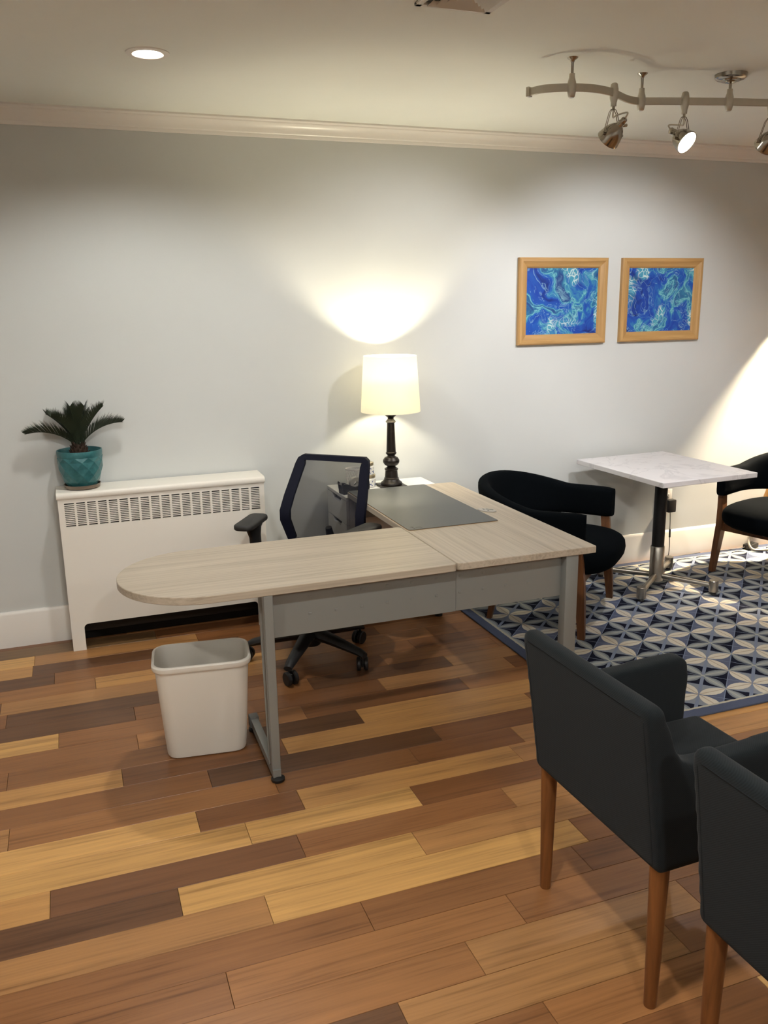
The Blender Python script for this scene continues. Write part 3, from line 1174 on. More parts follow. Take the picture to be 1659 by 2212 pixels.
MB().box(lx0 - 0.002, lx1 + 0.002, 3.118, 3.158, 0.022, 0.070, 0.004).build('foot_end_cap', plain('cap_grey_plastic', S(104, 104, 102), 0.5), dk)
for gy in (2.737, 3.140):
    MB().lathe([(0.022, 0.0), (0.025, 0.004), (0.025, 0.012), (0.018, 0.017), (0.007, 0.019), (0.007, 0.030)], 20, ((lx0 + lx1) / 2 + 0.003, gy, 0)).build('leveling_glide', 'black_plastic', dk)
# front modesty panels with rows of small punched tabs
pz0, pz1, py = 0.531, ZB, 2.785
p1 = MB().box(0.590, 1.303, py, py + 0.014, pz0, pz1, 0.001, 1).build('modesty_panel', 'grey_metal', dk, smooth=20)
p2 = MB().box(1.304, 1.766, py + 0.003, py + 0.017, pz0, pz1, 0.001, 1).build('modesty_panel', 'grey_metal', dk, smooth=20)
for k in range(10):
    xx = 0.730 + 0.0985 * k
    for z in (0.605, 0.671):
        pn, yy = (p1, py) if xx < 1.30 else (p2, py + 0.003)
        MB().box(xx - 0.0055, xx + 0.0055, yy - 0.0022, yy + 0.001, z - 0.0045, z + 0.0045, 0.0008, 1).build('punched_tab', 'grey_metal', pn, smooth=20)
MB().box(1.764, 1.820, 2.752, 2.797, 0.018, ZB, 0.003).build('square_leg', 'grey_metal', dk)
MB().lathe([(0.02, 0.0), (0.022, 0.004), (0.022, 0.010), (0.008, 0.02)], 16, (1.792, 2.775, 0.0)).build('leveling_glide', 'black_plastic', dk)
MB().box(1.764, 1.820, 4.03, 4.075, 0.018, ZB, 0.003).build('square_leg', 'grey_metal', dk)
MB().lathe([(0.02, 0.0), (0.022, 0.004), (0.022, 0.010), (0.008, 0.02)], 16, (1.792, 4.052, 0.0)).build('leveling_glide', 'black_plastic', dk)
MB().box(1.786, 1.798, 2.797, 4.03, 0.535, ZB, 0.001, 1).build('modesty_panel', 'grey_metal', dk, smooth=20)
MB().box(SX + 0.03, 1.764, 4.045, 4.057, 0.60, ZB, 0.001, 1).build('cross_rail', 'grey_metal', dk, smooth=20)
MB().box(1.300, 1.345, 3.29, 3.32, 0.655, ZB, 0.002, 1).build('support_bracket', 'grey_metal', dk, smooth=20)
MB().box(0.66, 1.29, 3.03, 3.07, 0.665, ZB, 0.003, 1).build('support_beam', 'grey_metal', dk, smooth=20)
# power outlet let into the worktop
gm = Matrix.Translation((1.764, 3.437, ZT)) @ Matrix.Rotation(R(-56), 4, 'Z')
po = MB().prism([(0.048 * math.cos(2 * PI * k / 32), 0.026 * math.sin(2 * PI * k / 32)) for k in range(32)], 0.0, 0.0045, 0.001, 1, gm).build('power_outlet', plain('outlet_grey', S(168, 164, 156), 0.4), dk)
for (a, b, w, h) in ((-0.022, 0.006, 0.010, 0.004), (0.012, -0.008, 0.008, 0.004), (-0.012, -0.006, 0.005, 0.004)):
    MB().box(a - w / 2, a + w / 2, b - h / 2, b + h / 2, 0.0045, 0.0052, 0, 1, gm).build('socket_slot', 'slot', po, smooth=0)
MB().tube([gm @ Vector(p) for p in ((-0.012, 0.010, 0.005), (0.0, 0.014, 0.005), (0.014, 0.013, 0.005), (0.028, 0.010, 0.005))], 0.0012, 5).build('cover_seam', 'slot', po)

# desk mat
mt = thing('desk_mat', 'large dark grey leather desk mat lying on the main desk', 'desk mat', (1.51, 3.66, ZT))
mo = rrect(1.296, 1.726, 3.245, 4.090, 0.012, 4)
MB().prism(mo, ZT + 0.0005, ZT + 0.0016).build('backing', 'mat_back', mt, smooth=0)
mtop = MB().prism(rrect(1.297, 1.725, 3.246, 4.089, 0.012, 4), ZT + 0.0016, ZT + 0.0035, 0.0006, 1).build('leather_face', 'mat', mt)
lgm = plain('mat_print', S(34, 32, 30), 0.6)
lb = MB()
zz = ZT + 0.0036
bx, by = 1.330, 3.262


def stroke(pts, w):
    for (xa, ya), (xb, yb_) in zip(pts[:-1], pts[1:]):
        d = Vector((xb - xa, yb_ - ya, 0)).normalized()
        nrm = Vector((-d.y, d.x, 0)) * w
        a, b = Vector((xa, ya, zz)), Vector((xb, yb_, zz))
        lb.add([a - nrm, b - nrm, b + nrm, a + nrm], [(0, 1, 2, 3)])


stroke([(bx - 0.004, by + 0.030), (bx, by - 0.004)], 0.0022)
stroke([(bx - 0.012, by + 0.026), (bx + 0.006, by + 0.028)], 0.0018)
stroke([(bx - 0.006, by - 0.004), (bx + 0.007, by - 0.004)], 0.0014)
stroke([(bx + 0.010, by + 0.014), (bx + 0.030, by + 0.012), (bx + 0.036, by + 0.002)], 0.0022)
lb.build('printed_mark', lgm, mtop, smooth=0, fix=False)

# ------------------------------------------------------------------ drawer cabinet behind the desk
cb = thing('drawer_cabinet', 'white drawer cabinet with cut-out handles between desk and wall', 'cabinet', (1.57, 4.255, 0))
c0, c1, cy_0, cy_1 = 1.290, 1.850, 4.100, 4.440
MB().box(c0 + 0.018, c1, cy_0, cy_1, 0.035, 0.684, 0.001, 1).build('body', 'cab_white', cb, smooth=20)
MB().box(c0 - 0.002, c1 + 0.002, cy_0 - 0.004, cy_1 + 0.002, 0.684, 0.702, 0.002, 1).build('top_panel', 'cab_white', cb, smooth=20)
nd = 5
dh = (0.682 - 0.04) / nd
for k in range(nd):
    za, zb = 0.04 + k * dh + 0.0015, 0.04 + (k + 1) * dh - 0.0015
    ya, yb_ = cy_0 + 0.001, cy_1 - 0.001
    yc = (ya + yb_) / 2
    # drawer front facing left with a scooped top edge for the hand
    pts = [(ya, za), (yb_, za), (yb_, zb), (yc + 0.085, zb), (yc + 0.062, zb - 0.024), (yc - 0.062, zb - 0.024), (yc - 0.085, zb), (ya, zb)]
    vs = [(c0 + q, a, b) for q in (0, 0.0165) for a, b in pts]
    n = len(pts)
    dr = MB().add(vs, [tuple(range(n)), tuple(range(n, 2 * n))[::-1]] + [(i, (i + 1) % n, n + (i + 1) % n, n + i) for i in range(n)]).build('drawer_front', 'cab_white', cb, smooth=0)
    MB().box(c0 + 0.0166, c0 + 0.0178, yc - 0.085, yc + 0.085, zb - 0.026, zb).build('handle_recess', 'slot', dr, smooth=0)
for a in (1.43, 1.81):
    for b in (4.125, 4.415):
        MB().tube([(a - 0.02, b, 0.017), (a + 0.02, b, 0.017)], 0.017, 14).box(a - 0.008, a + 0.008, b - 0.008, b + 0.008, 0.017, 0.036).build('caster', 'black_plastic', cb)
CT = 0.702

# ------------------------------------------------------------------ table lamp
LX, LY = 1.603, 4.262
lp = thing('table_lamp', 'turned dark bronze table lamp with a glowing white drum shade', 'lamp', (LX, LY, CT))
MB().box(LX - 0.068, LX + 0.068, LY - 0.068, LY + 0.068, CT, CT + 0.013, 0.002, 1).build('plinth', 'bronze', lp, smooth=20)
MB().lathe([(0.058, 0.013), (0.060, 0.018), (0.057, 0.026), (0.046, 0.034), (0.040, 0.044), (0.040, 0.050), (0.036, 0.054), (0.033, 0.092), (0.037, 0.096), (0.037, 0.102), (0.030, 0.106),
            (0.022, 0.112), (0.024, 0.116), (0.036, 0.122), (0.0445, 0.136), (0.045, 0.148), (0.036, 0.162), (0.024, 0.168), (0.020, 0.174), (0.024, 0.178), (0.029, 0.184), (0.029, 0.189), (0.0255, 0.193),
            (0.020, 0.350), (0.0245, 0.353), (0.0255, 0.360), (0.021, 0.366), (0.016, 0.372), (0.017, 0.380), (0.030, 0.390), (0.031, 0.395), (0.012, 0.398), (0.012, 0.43), (0.0, 0.43)], 36, (LX, LY, CT)).build('turned_stem', 'bronze', lp, smooth=30)
MB().lathe([(0.0262, 0.3535), (0.0272, 0.357), (0.0262, 0.3605)], 36, (LX, LY, CT), caps=False).build('silver_ring', 'silver_line', lp)
MB().lathe([(0.018, 0.43), (0.018, 0.475), (0.0, 0.475)], 16, (LX, LY, CT)).build('bulb_socket', 'steel', lp)
sh = MB().lathe([(0.160, 0.412), (0.1408, 0.706), (0.1398, 0.706), (0.159, 0.412), (0.160, 0.412)], 64, (LX, LY, CT), caps=False).build('shade', 'shade', lp)
sp = MB()
for k in range(3):
    a = 2 * PI * k / 3 + 0.3
    sp.tube([(LX, LY, CT + 0.69), (LX + 0.139 * math.cos(a), LY + 0.139 * math.sin(a), CT + 0.698)], 0.0016, 5)
sp.tube([(LX, LY + 0.02, CT + 0.46), (LX, LY + 0.045, CT + 0.55), (LX, LY + 0.03, CT + 0.66), (LX, LY, CT + 0.69)], 0.0016, 5)
sp.build('shade_spider', 'steel', lp)
spot('lamp_bulb', (0, 0, 0.578), (0, 0, 2.0), 23.0, 178, 0.15, LAMP, 0.030, lp)
point('lamp_bulb_glow', (0, 0, 0.555), 11.0, LAMP, 0.030, lp)

# ------------------------------------------------------------------ small things on the cabinet


def jar(x, y, z, s, label):
    t = thing('porcelain_jar', label, 'jar', (x, y, z), 0, 'blue and white jars beside the lamp')
    MB().lathe([(0.030 * s, 0), (0.036 * s, 0.003), (0.0365 * s, 0.046), (0.033 * s, 0.050), (0.031 * s, 0.054)], 32, (x, y, z)).build('body', 'jar', t)
    MB().lathe([(0.034 * s, 0.052), (0.0355 * s, 0.054), (0.0355 * s, 0.066), (0.034 * s, 0.068), (0.0, 0.068)], 32, (x, y, z)).build('lid', plain('tin_lid', S(172, 160, 132), 0.35, 0.8), t)
    return t


jar(1.487, 4.315, CT, 1.12, 'wide blue and white jar beside the lamp, bottom one of two stacked')
jar(1.483, 4.315, CT + 0.068, 0.98, 'smaller blue and white jar stacked on another beside the lamp')

pc = thing('pencil_cup', 'white wire mesh pencil cup standing behind the tape dispenser', 'cup', (1.408, 4.335, CT))
wm = MB()
rb, rt_, hc = 0.034, 0.041, 0.105
for sgn in (-1, 1):
    for k in range(16):
        a0 = 2 * PI * k / 16
        pts = []
        for i in range(7):
            q = i / 6
            a = a0 + sgn * q * 1.2
            r_ = rb + (rt_ - rb) * q
            pts.append((1.408 + r_ * math.cos(a), 4.335 + r_ * math.sin(a), CT + 0.004 + (hc - 0.006) * q))
        wm.tube(pts, 0.0010, 4)
wm.build('mesh_side', 'plate', pc)
MB().lathe([(rt_ - 0.002, hc - 0.006), (rt_ + 0.002, hc - 0.006), (rt_ + 0.0025, hc), (rt_ - 0.002, hc), (rt_ - 0.002, hc - 0.006)], 32, (1.408, 4.335, CT), caps=False).build('rim', 'plate', pc)
MB().lathe([(rb, 0.0), (rb + 0.001, 0.004), (0, 0.004)], 24, (1.408, 4.335, CT)).build('bottom', 'plate', pc)

TA = R(8)
td = thing('tape_dispenser', 'dark desktop tape dispenser with a pale tape roll on the cabinet', 'tape dispenser', (1.372, 4.205, CT), TA)
prof = [(-0.078, 0.0), (0.072, 0.0), (0.076, 0.03), (0.074, 0.058), (0.055, 0.062), (0.035, 0.058), (0.018, 0.040), (-0.010, 0.034), (-0.032, 0.044), (-0.050, 0.052), (-0.072, 0.054), (-0.082, 0.064), (-0.086, 0.060), (-0.080, 0.02)]
for y0_, y1_ in ((-0.030, -0.020), (0.020, 0.030)):
    vs = [(a, y, z) for y in (y0_, y1_) for a, z in prof]
    n = len(prof)
    MB().add(vs, [tuple(range(n)), tuple(range(n, 2 * n))[::-1]] + [(i, (i + 1) % n, n + (i + 1) % n, n + i) for i in range(n)]).build('side_wall', 'black_plastic', td, local=True, smooth=20)
MB().box(-0.078, 0.072, -0.021, 0.021, 0.0, 0.03, 0.002, 1).build('base', 'black_plastic', td, local=True, smooth=20)
MB().box(-0.084, -0.066, -0.021, 0.021, 0.048, 0.054, 0.001, 1).build('cutter_bar', 'steel', td, local=True, smooth=20)
rm = Matrix.Translation((0.004, 0, 0.050)) @ Matrix.Rotation(PI / 2, 4, 'X')
MB().lathe([(0.013, -0.012), (0.033, -0.012), (0.033, 0.012), (0.013, 0.012), (0.013, -0.012)], 32, Mx=rm, caps=False).build('tape_roll', 'tape', td, local=True)

# ------------------------------------------------------------------ office chair
OC = thing('office_chair', 'navy mesh-back office swivel chair with armrests behind the desk', 'office chair', (0.985, 3.756, 0), R(-41.75))
RB = 0.300
A0 = R(-125) - R(-41.75)
MB().lathe([(0.045, 0.075), (0.05, 0.085), (0.05, 0.165), (0.034, 0.172), (0.030, 0.19), (0.026, 0.17), (0.026, 0.30), (0.016, 0.30), (0.016, 0.42)], 24).build('gas_column', 'black_plastic', OC, local=True)
for k in range(5):
    a = A0 + 2 * PI * k / 5
    Mz = Matrix.Rotation(a, 4, 'Z')
    rings = []
    for q, w, zc, h in ((0.02, 0.040, 0.135, 0.034), (0.10, 0.034, 0.126, 0.030), (0.20, 0.028, 0.108, 0.024), (0.285, 0.024, 0.092, 0.018), (0.315, 0.021, 0.080, 0.012)):
        rings.append([(q, w * math.cos(2 * PI * j / 10), zc + h * math.sin(2 * PI * j / 10)) for j in range(10)])
    ar = MB().loft(rings, Mx=Mz).build('base_arm', 'black_plastic', OC, local=True)
    ck = MB()
    cz = Matrix.Rotation(a + 0.9 + 1.3 * k, 4, 'Z')
    ctr = Mz @ Vector((RB, 0, 0))
    Mc = Matrix.Translation(ctr) @ cz
    for s_ in (-1, 1):
        ck.lathe([(0.0, 0.009), (0.028, 0.010), (0.033, 0.006), (0.033, -0.006), (0.028, -0.010), (0.0, -0.009)], 20, Mx=Mc @ Matrix.Translation((0.012, s_ * 0.017, 0.033)) @ Matrix.Rotation(PI / 2, 4, 'X'))
    ck.box(-0.010, 0.024, -0.006, 0.006, 0.022, 0.056, 0.003, 1, Mc)
    ck.tube([Mc @ Vector((0, 0, 0.05)), Mc @ Vector((0, 0, 0.078))], 0.006, 8)
    ck.build('caster', 'black_plastic', ar, local=True)
# seat
seat_o = [(0.235 * (abs(math.cos(t)) ** 0.55) * (1 if math.cos(t) > 0 else -1), -0.03 + 0.235 * (abs(math.sin(t)) ** 0.55) * (1 if math.sin(t) > 0 else -1)) for t in [2 * PI * k / 40 for k in range(40)]]
MB().prism(seat_o, 0.435, 0.50, 0.024, 4).build('seat', 'black_fabric', OC, local=True)
MB().box(-0.10, 0.10, -0.12, 0.16, 0.41, 0.437, 0.008).build('seat_mechanism', 'black_plastic', OC, local=True)
# backrest: six-sided frame, leaning back above the lumbar
LVL = [(0.520, 0.203, 0.200), (0.560, 0.196, 0.211), (0.673, 0.167, 0.226), (0.80, 0.240, 0.214), (0.945, 0.332, 0.194)]


def back_y(z):
    for (za, ya, _), (zb, yb, _) in zip(LVL[:-1], LVL[1:]):
        if z <= zb:
            q = (z - za) / (zb - za)
            q2 = q
            return ya + (yb - ya) * q2
    return LVL[-1][1]


outer = [(-0.150, 0.515), (-0.180, 0.518), (-0.202, 0.540), (-0.2255, 0.640), (-0.2260, 0.690), (-0.2200, 0.760), (-0.1985, 0.905), (-0.190, 0.932), (-0.168, 0.946)]
outer = outer + [(-x, z) for x, z in outer[::-1]]


def inset(pts, d):
    cxm, czm = 0.0, 0.73
    out = []
    n = len(pts)
    for i in range(n):
        a, b, c = Vector(pts[i - 1]), Vector(pts[i]), Vector(pts[(i + 1) % n])
        t = ((b - a).normalized() + (c - b).normalized()).normalized()
        nr = Vector((t.y, -t.x))
        if nr.dot(Vector((cxm, czm)) - b) < 0:
            nr = -nr
        dd = d + 0.022 * abs(nr.x)
        out.append((b.x + nr.x * dd, b.y + nr.y * d))
    return out


inner = inset(outer, 0.027)
n = len(outer)
vs = []
for pts, yo in ((outer, 0.0), (inner, 0.004), (inner, 0.022), (outer, 0.026)):
    vs += [(x * 1.0, back_y(z) - 0.006 + yo + 0.35 * (0.05 - x * x) * 1.0 - 0.0175, z) for x, z in pts]
fs = []
for r_ in range(4):
    for i in range(n):
        j = (i + 1) % n
        a, b = r_ * n, ((r_ + 1) % 4) * n
        fs.append((a + i, a + j, b + j, b + i))
MB().add(vs, fs).build('back_frame', 'navy_frame', OC, local=True, smooth=50)
# mesh panel as a grid between left and right inner outline
gm_ = MB()
zs = [inner[0][1] + (inner[8][1] - inner[0][1]) * i / 22 for i in range(23)]


def half_w(z):
    L = [p for p in inner[:9]]
    for (xa, za), (xb, zb) in zip(L[:-1], L[1:]):
        if za <= z <= zb:
            return -(xa + (xb - xa) * (z - za) / max(1e-6, zb - za)) + 0.004
    return -L[-1][0]


vs, fs = [], []
NX = 14
for z in zs:
    w = half_w(z)
    for k in range(NX + 1):
        x = -w + 2 * w * k / NX
        vs.append((x, back_y(z) + 0.35 * (0.05 - x * x) - 0.0175 + 0.006, z))
for i in range(len(zs) - 1):
    for k in range(NX):
        a = i * (NX + 1) + k
        fs.append((a, a + 1, a + NX + 2, a + NX + 1))
gm_.add(vs, fs).build('back_mesh', 'mesh', OC, local=True, smooth=60)
MB().tube([(0, 0.10, 0.425), (0, 0.22, 0.43), (0, 0.262, 0.48), (0, 0.250, 0.56), (0, 0.235, 0.60)], [0.02, 0.024, 0.024, 0.02, 0.016], 12).build('back_upright', 'black_plastic', OC, local=True)
for s_ in (-1, 1):
    am = MB()
    # slim upright rising to a flared bracket under the pad
    rings = []
    for z, yc, hw, hd in ((0.43, 0.015, 0.019, 0.046), (0.52, 0.015, 0.019, 0.044), (0.59, 0.010, 0.020, 0.045), (0.63, 0.002, 0.024, 0.060), (0.656, -0.008, 0.032, 0.095)):
        rings.append([(s_ * 0.288 + hw * math.cos(2 * PI * j / 14), yc + hd * math.sin(2 * PI * j / 14), z) for j in range(14)])
    am.loft(rings)
    am.box(min(s_ * 0.288, s_ * 0.10), max(s_ * 0.288, s_ * 0.10), 0.0, 0.06, 0.418, 0.436, 0.004, 1)
    a1 = am.build('armrest_post', 'black_plastic', OC, local=True)
    pts = rrect(-0.048, 0.048, -0.135, 0.125, 0.034, 6)
    Mp = Matrix.Translation((s_ * 0.286, -0.02, 0)) @ Matrix.Rotation(R(-10 * s_), 4, 'Z')
    MB().prism(pts, 0.654, 0.682, 0.010, 3, Mp).build('arm_pad', 'black_soft', OC, local=True)

# ------------------------------------------------------------------ waste bin
wb = thing('waste_bin', 'cream rectangular plastic waste bin standing by the desk leg', 'waste bin', (0.375, 3.09, 0))


def ring(hx, hy, r, z, n=6):
    return [(x, y, z) for x, y in rrect(-hx, hx, -hy, hy, r, n)]


rg = [ring(0.140, 0.072, 0.040, 0.0), ring(0.148, 0.080, 0.045, 0.004), ring(0.151, 0.083, 0.046, 0.014), ring(0.173, 0.112, 0.050, 0.366), ring(0.181, 0.120, 0.056, 0.368), ring(0.1835, 0.1225, 0.058, 0.374), ring(0.1835, 0.1225, 0.058, 0.386),
      ring(0.180, 0.119, 0.056, 0.391), ring(0.173, 0.112, 0.051, 0.391), ring(0.170, 0.109, 0.049, 0.384), ring(0.148, 0.080, 0.044, 0.012)]
Mb = Matrix.Rotation(R(-7), 4, 'Z')
b_ = MB()
b_.loft([r_ for r_ in rg], cap=True, Mx=Mb)
b_.build('bin_body', 'bin', wb, local=True, smooth=30)

# ------------------------------------------------------------------ rug
rg_ = MB()
x0, x1, y0, y1 = RUG
rug = MB().box(x0, x1, y0, y1, 0.0002, 0.009, 0.003, 2).build('area_rug', 'rug')
tag(rug, 'blue and cream flat-woven rug with a petal lattice and slate border', 'rug')
RZ = 0.009

# ------------------------------------------------------------------ marble table
MTX, MTY = 3.197, 4.010
ma = R(2.0)
mtb = thing('marble_table', 'square white marble table on a steel pedestal with four splayed feet', 'table', (MTX, MTY, RZ), ma)
MB().box(-0.325, 0.325, -0.392, 0.392, 0.698, 0.726, 0.002, 1).build('marble_top', 'marble', mtb, local=True, smooth=25)
MB().box(-0.12, 0.12, -0.12, 0.12, 0.688, 0.698, 0.002, 1).build('top_plate', 'black_metal', mtb, local=True, smooth=25)
MB().lathe([(0.036, 0.240), (0.036, 0.690)], 32).build('upper_column', 'black_metal', mtb, local=True)
MB().lathe([(0.041, 0.030), (0.041, 0.238), (0.038, 0.242)], 32).build('lower_column', 'steel', mtb, local=True)
for k in range(4):
    a = R(39 + 90 * k) + (R(-4) if k == 3 else 0) - ma
    d = Vector((math.cos(a), math.sin(a), 0))
    fo = MB().tube([d * 0.02 + Vector((0, 0, 0.062)), d * 0.33 + Vector((0, 0, 0.052))], 0.0165, 14).build('foot_bar', 'steel', mtb, local=True)
    MB().lathe([(0.024, 0.016), (0.0265, 0.018), (0.0265, 0.082), (0.024, 0.085)], 24, tuple(d * 0.335)).build('foot_post', 'steel', fo, local=True)
    MB().lathe([(0.016, 0.0), (0.017, 0.003), (0.014, 0.010), (0.006, 0.016)], 14, tuple(d * 0.335)).build('foot_glide', 'black_plastic', fo, local=True)

# ------------------------------------------------------------------ tub chairs
TG = 'round-backed black chairs at the marble table'
tc1 = thing('tub_chair', 'round-backed black upholstered chair with wooden legs right behind the desk corner', 'chair', (2.381, 3.872, RZ), R(43.6), TG)


def band_mesh():
    mb = MB()
    path, par = [], []
    a0, a1 = -38, 218
    N = 48
    for i in range(N + 1):
        ph = R(a0 + (a1 - a0) * i / N)
        cx_, sy_ = math.cos(ph), math.sin(ph)
        x = 0.352 * (abs(cx_) ** 0.86) * (1 if cx_ > 0 else -1)
        y = (0.315 if sy_ > 0 else 0.42) * sy_
        if sy_ < 0:
            x = 0.352 * (1 if cx_ > 0 else -1) * (1 - 0.06 * (sy_ / 0.6) ** 2)
        path.append((x, y + 0.0, 0))
        par.append(max(0.0, math.sin(ph)))

    def prof(i):
        b = par[i]
        ends = min(i, N - i)
        e = 1.0 if ends > 1 else (0.90 if ends == 1 else 0.72)
        zt = 0.648 + 0.095 * (b ** 1.2)
        zb = 0.470 + 0.012 * (1 - b)
        zm, hz_ = (zt + zb) / 2, (zt - zb) / 2 * (1 if ends > 1 else (0.985 if ends == 1 else 0.93))
        th = 0.036 * e
        out = []
        M_ = 24
        for k in range(M_):
            a = 2 * PI * k / M_
            c, s_ = math.cos(a), math.sin(a)
            sx = (abs(c) ** 0.45) * (1 if c > 0 else -1)
            sz = (abs(s_) ** 0.40) * (1 if s_ > 0 else -1)
            z = zm + hz_ * sz
            lean = 0.05 * (z - zb) / 0.27 * b
            out.append((th * sx + lean, z))
        return out
    mb.sweep(path, prof)
    return mb


band_mesh().build('backrest', 'black_fabric', tc1, local=True, smooth=60)


def puck(hx, hy, cy, z0, z1, edge):
    mb = MB()
    rings = []
    NV, NU = 14, 48
    for i in range(NV + 1):
        t = -PI / 2 + PI * i / NV
        cz = math.sin(t)
        zz_ = (z0 + z1) / 2 + (z1 - z0) / 2 * (abs(cz) ** 0.75) * (1 if cz > 0 else -1)
        k = max(0.02, abs(math.cos(t)) ** edge)
        rings.append([(hx * k * (abs(math.cos(u)) ** 0.66) * (1 if math.cos(u) > 0 else -1), cy + hy * k * (abs(math.sin(u)) ** 0.66) * (1 if math.sin(u) > 0 else -1), zz_) for u in [2 * PI * j / NU for j in range(NU)]])
    mb.loft(rings)
    return mb


puck(0.335, 0.315, -0.065, 0.292, 0.458, 0.5).build('seat', 'black_fabric', tc1, local=True, smooth=60)
for s_ in (-1, 1):
    # front leg runs on up to carry the arm
    rings = []
    for z, x, y, w, d in ((0.0, 0.3425, -0.262, 0.0145, 0.0175), (0.16, 0.331, -0.25, 0.018, 0.022), (0.30, 0.322, -0.236, 0.020, 0.026), (0.40, 0.328, -0.228, 0.018, 0.024), (0.50, 0.340, -0.215, 0.016, 0.023)):
        rings.append([(s_ * x + a * w, y + b * d, z) for a, b in ((-1, -1), (1, -1), (1, 1), (-1, 1))])
    MB().loft(rings).build('leg', 'walnut', tc1, local=True, smooth=40)
    rings = []
    for z, x, y, w in ((0.0, 0.2475, 0.262, 0.013), (0.15, 0.235, 0.235, 0.018), (0.33, 0.225, 0.212, 0.020), (0.50, 0.232, 0.236, 0.016)):
        rings.append([(s_ * x + a * w, y + b * w, z) for a, b in ((-1, -1), (1, -1), (1, 1), (-1, 1))])
    MB().loft(rings).build('leg', 'walnut', tc1, local=True, smooth=40)
    MB().loft([[(s_ * x + a * 0.011, y, 0.292 + b * 0.024) for a, b in ((-1, -1), (1, -1), (1, 1), (-1, 1))] for x, y in ((0.316, -0.236), (0.228, 0.21))]).build('side_rail', 'walnut', tc1, local=True, smooth=30)
for y, w in ((-0.236, 0.31), (0.212, 0.22)):
    MB().box(-w, w, y - 0.011, y + 0.011, 0.268, 0.316, 0.002, 1).build('cross_rail', 'walnut', tc1, local=True, smooth=30)
tc2 = dup(tc1, (4.037, 3.838, RZ), R(-73.5), 'round-backed black upholstered chair cut off by the right edge, beyond the marble table', TG)

# ------------------------------------------------------------------ charcoal armchairs in front
AG = 'charcoal armchairs in the foreground'
ac = thing('armchair', 'charcoal upholstered armchair with tapered wooden legs, nearer the desk', 'armchair', (1.405, 1.652, 0), R(91.5), AG)


def slab(pts8):
    mb = MB()
    mb.add(pts8, [(0, 1, 2, 3), (7, 6, 5, 4), (0, 4, 5, 1), (1, 5, 6, 2), (2, 6, 7, 3), (3, 7, 4, 0)])
    return mb


def shell_mesh():
    mb = MB()
    hw, th = 0.262, 0.062
    # backrest: leaning panel (local +y is the rear)
    yb0, yb1 = 0.250, 0.308
    zb, zt = 0.388, 0.815
    mb.loft([[(-hw - 0.004, yb0 - 0.065, zb), (hw + 0.004, yb0 - 0.065, zb), (hw + 0.004, yb0, zb), (-hw - 0.004, yb0, zb)],
             [(-hw - 0.004, yb0 - 0.060 + 0.028, 0.60), (hw + 0.004, yb0 - 0.06 + 0.028, 0.60), (hw + 0.004, yb0 + 0.028, 0.60), (-hw - 0.004, yb0 + 0.028, 0.60)],
             [(-hw - 0.004, yb1 - 0.050, zt - 0.012), (hw + 0.004, yb1 - 0.050, zt - 0.012), (hw + 0.004, yb1, zt - 0.012), (-hw - 0.004, yb1, zt - 0.012)],
             [(-hw + 0.006, yb1 - 0.044, zt), (hw - 0.006, yb1 - 0.044, zt), (hw - 0.006, yb1 - 0.006, zt), (-hw + 0.006, yb1 - 0.006, zt)]])
    for s_ in (-1, 1):
        xo, xi = s_ * (hw + 0.004), s_ * (hw - 0.056)
        # arm panel, side outline in (y, z)
        ol = [(0.200, zb), (-0.215, zb), (-0.228, 0.42), (-0.232, 0.60), (-0.228, 0.640), (-0.210, 0.660), (-0.180, 0.664), (0.10, 0.652), (0.165, 0.656), (0.200, 0.672), (0.222, 0.705), (0.238, 0.752), (0.250, 0.775), (0.248, 0.70)]
        n = len(ol)
        vs = [(x, y, z) for x in (xo, xi) for y, z in ol]
        mb.add(vs, [tuple(range(n)), tuple(range(n, 2 * n))[::-1]] + [(i, (i + 1) % n, n + (i + 1) % n, n + i) for i in range(n)])
    # seat rail
    mb.add(*MB_box(-hw + 0.02, hw - 0.02, -0.225, 0.22, zb, 0.43))
    return mb


def MB_box(x0, x1, y0, y1, z0, z1):
    v = [(x, y, z) for z in (z0, z1) for x, y in ((x0, y0), (x1, y0), (x1, y1), (x0, y1))]
    return v, [(0, 3, 2, 1), (4, 5, 6, 7), (0, 1, 5, 4), (1, 2, 6, 5), (2, 3, 7, 6), (3, 0, 4, 7)]


me = remeshed(shell_mesh(), 0.007, 22, 'armchair_shell')
meshobj('upholstered_shell', me, 'charcoal_fabric', ac)
MB().box(-0.205, 0.205, -0.268, 0.205, 0.405, 0.478, 0.022, 4).build('seat_cushion', 'charcoal_fabric', ac, local=True, smooth=60)
for s_ in (-1, 1):
    MB().lathe([(0.0150, 0.0), (0.0158, 0.004), (0.0235, 0.395)], 18, Mx=Matrix(((1, 0, 0.012 * s_ * 0, 0), (0, 1, 0, 0), (0, 0, 1, 0), (0, 0, 0, 1))) @ Matrix.Translation((s_ * 0.236, 0.222, 0))).build('leg', 'oakleg', ac, local=True)
    MB().lathe([(0.0150, 0.0), (0.0158, 0.004), (0.0235, 0.395)], 18, Mx=Matrix.Translation((s_ * 0.236, -0.195, 0))).build('leg', 'oakleg', ac, local=True)
    # seams along the back edge
from mathutils.bvhtree import BVHTree
_bvh = BVHTree.FromPolygons([v.co.copy() for v in me.vertices], [tuple(p.vertices) for p in me.polygons])


def on_back(x, z):
    h = _bvh.ray_cast(Vector((x, 0.6, z)), Vector((0, -1, 0)))
    return None if h[0] is None else (x, h[0].y + 0.0002, z)


def seam(path):
    pts = [q for q in (on_back(x, z) for x, z in path) if q]
    MB().tube(pts, 0.0013, 5).build('seam', 'charcoal_fabric', ac, local=True)


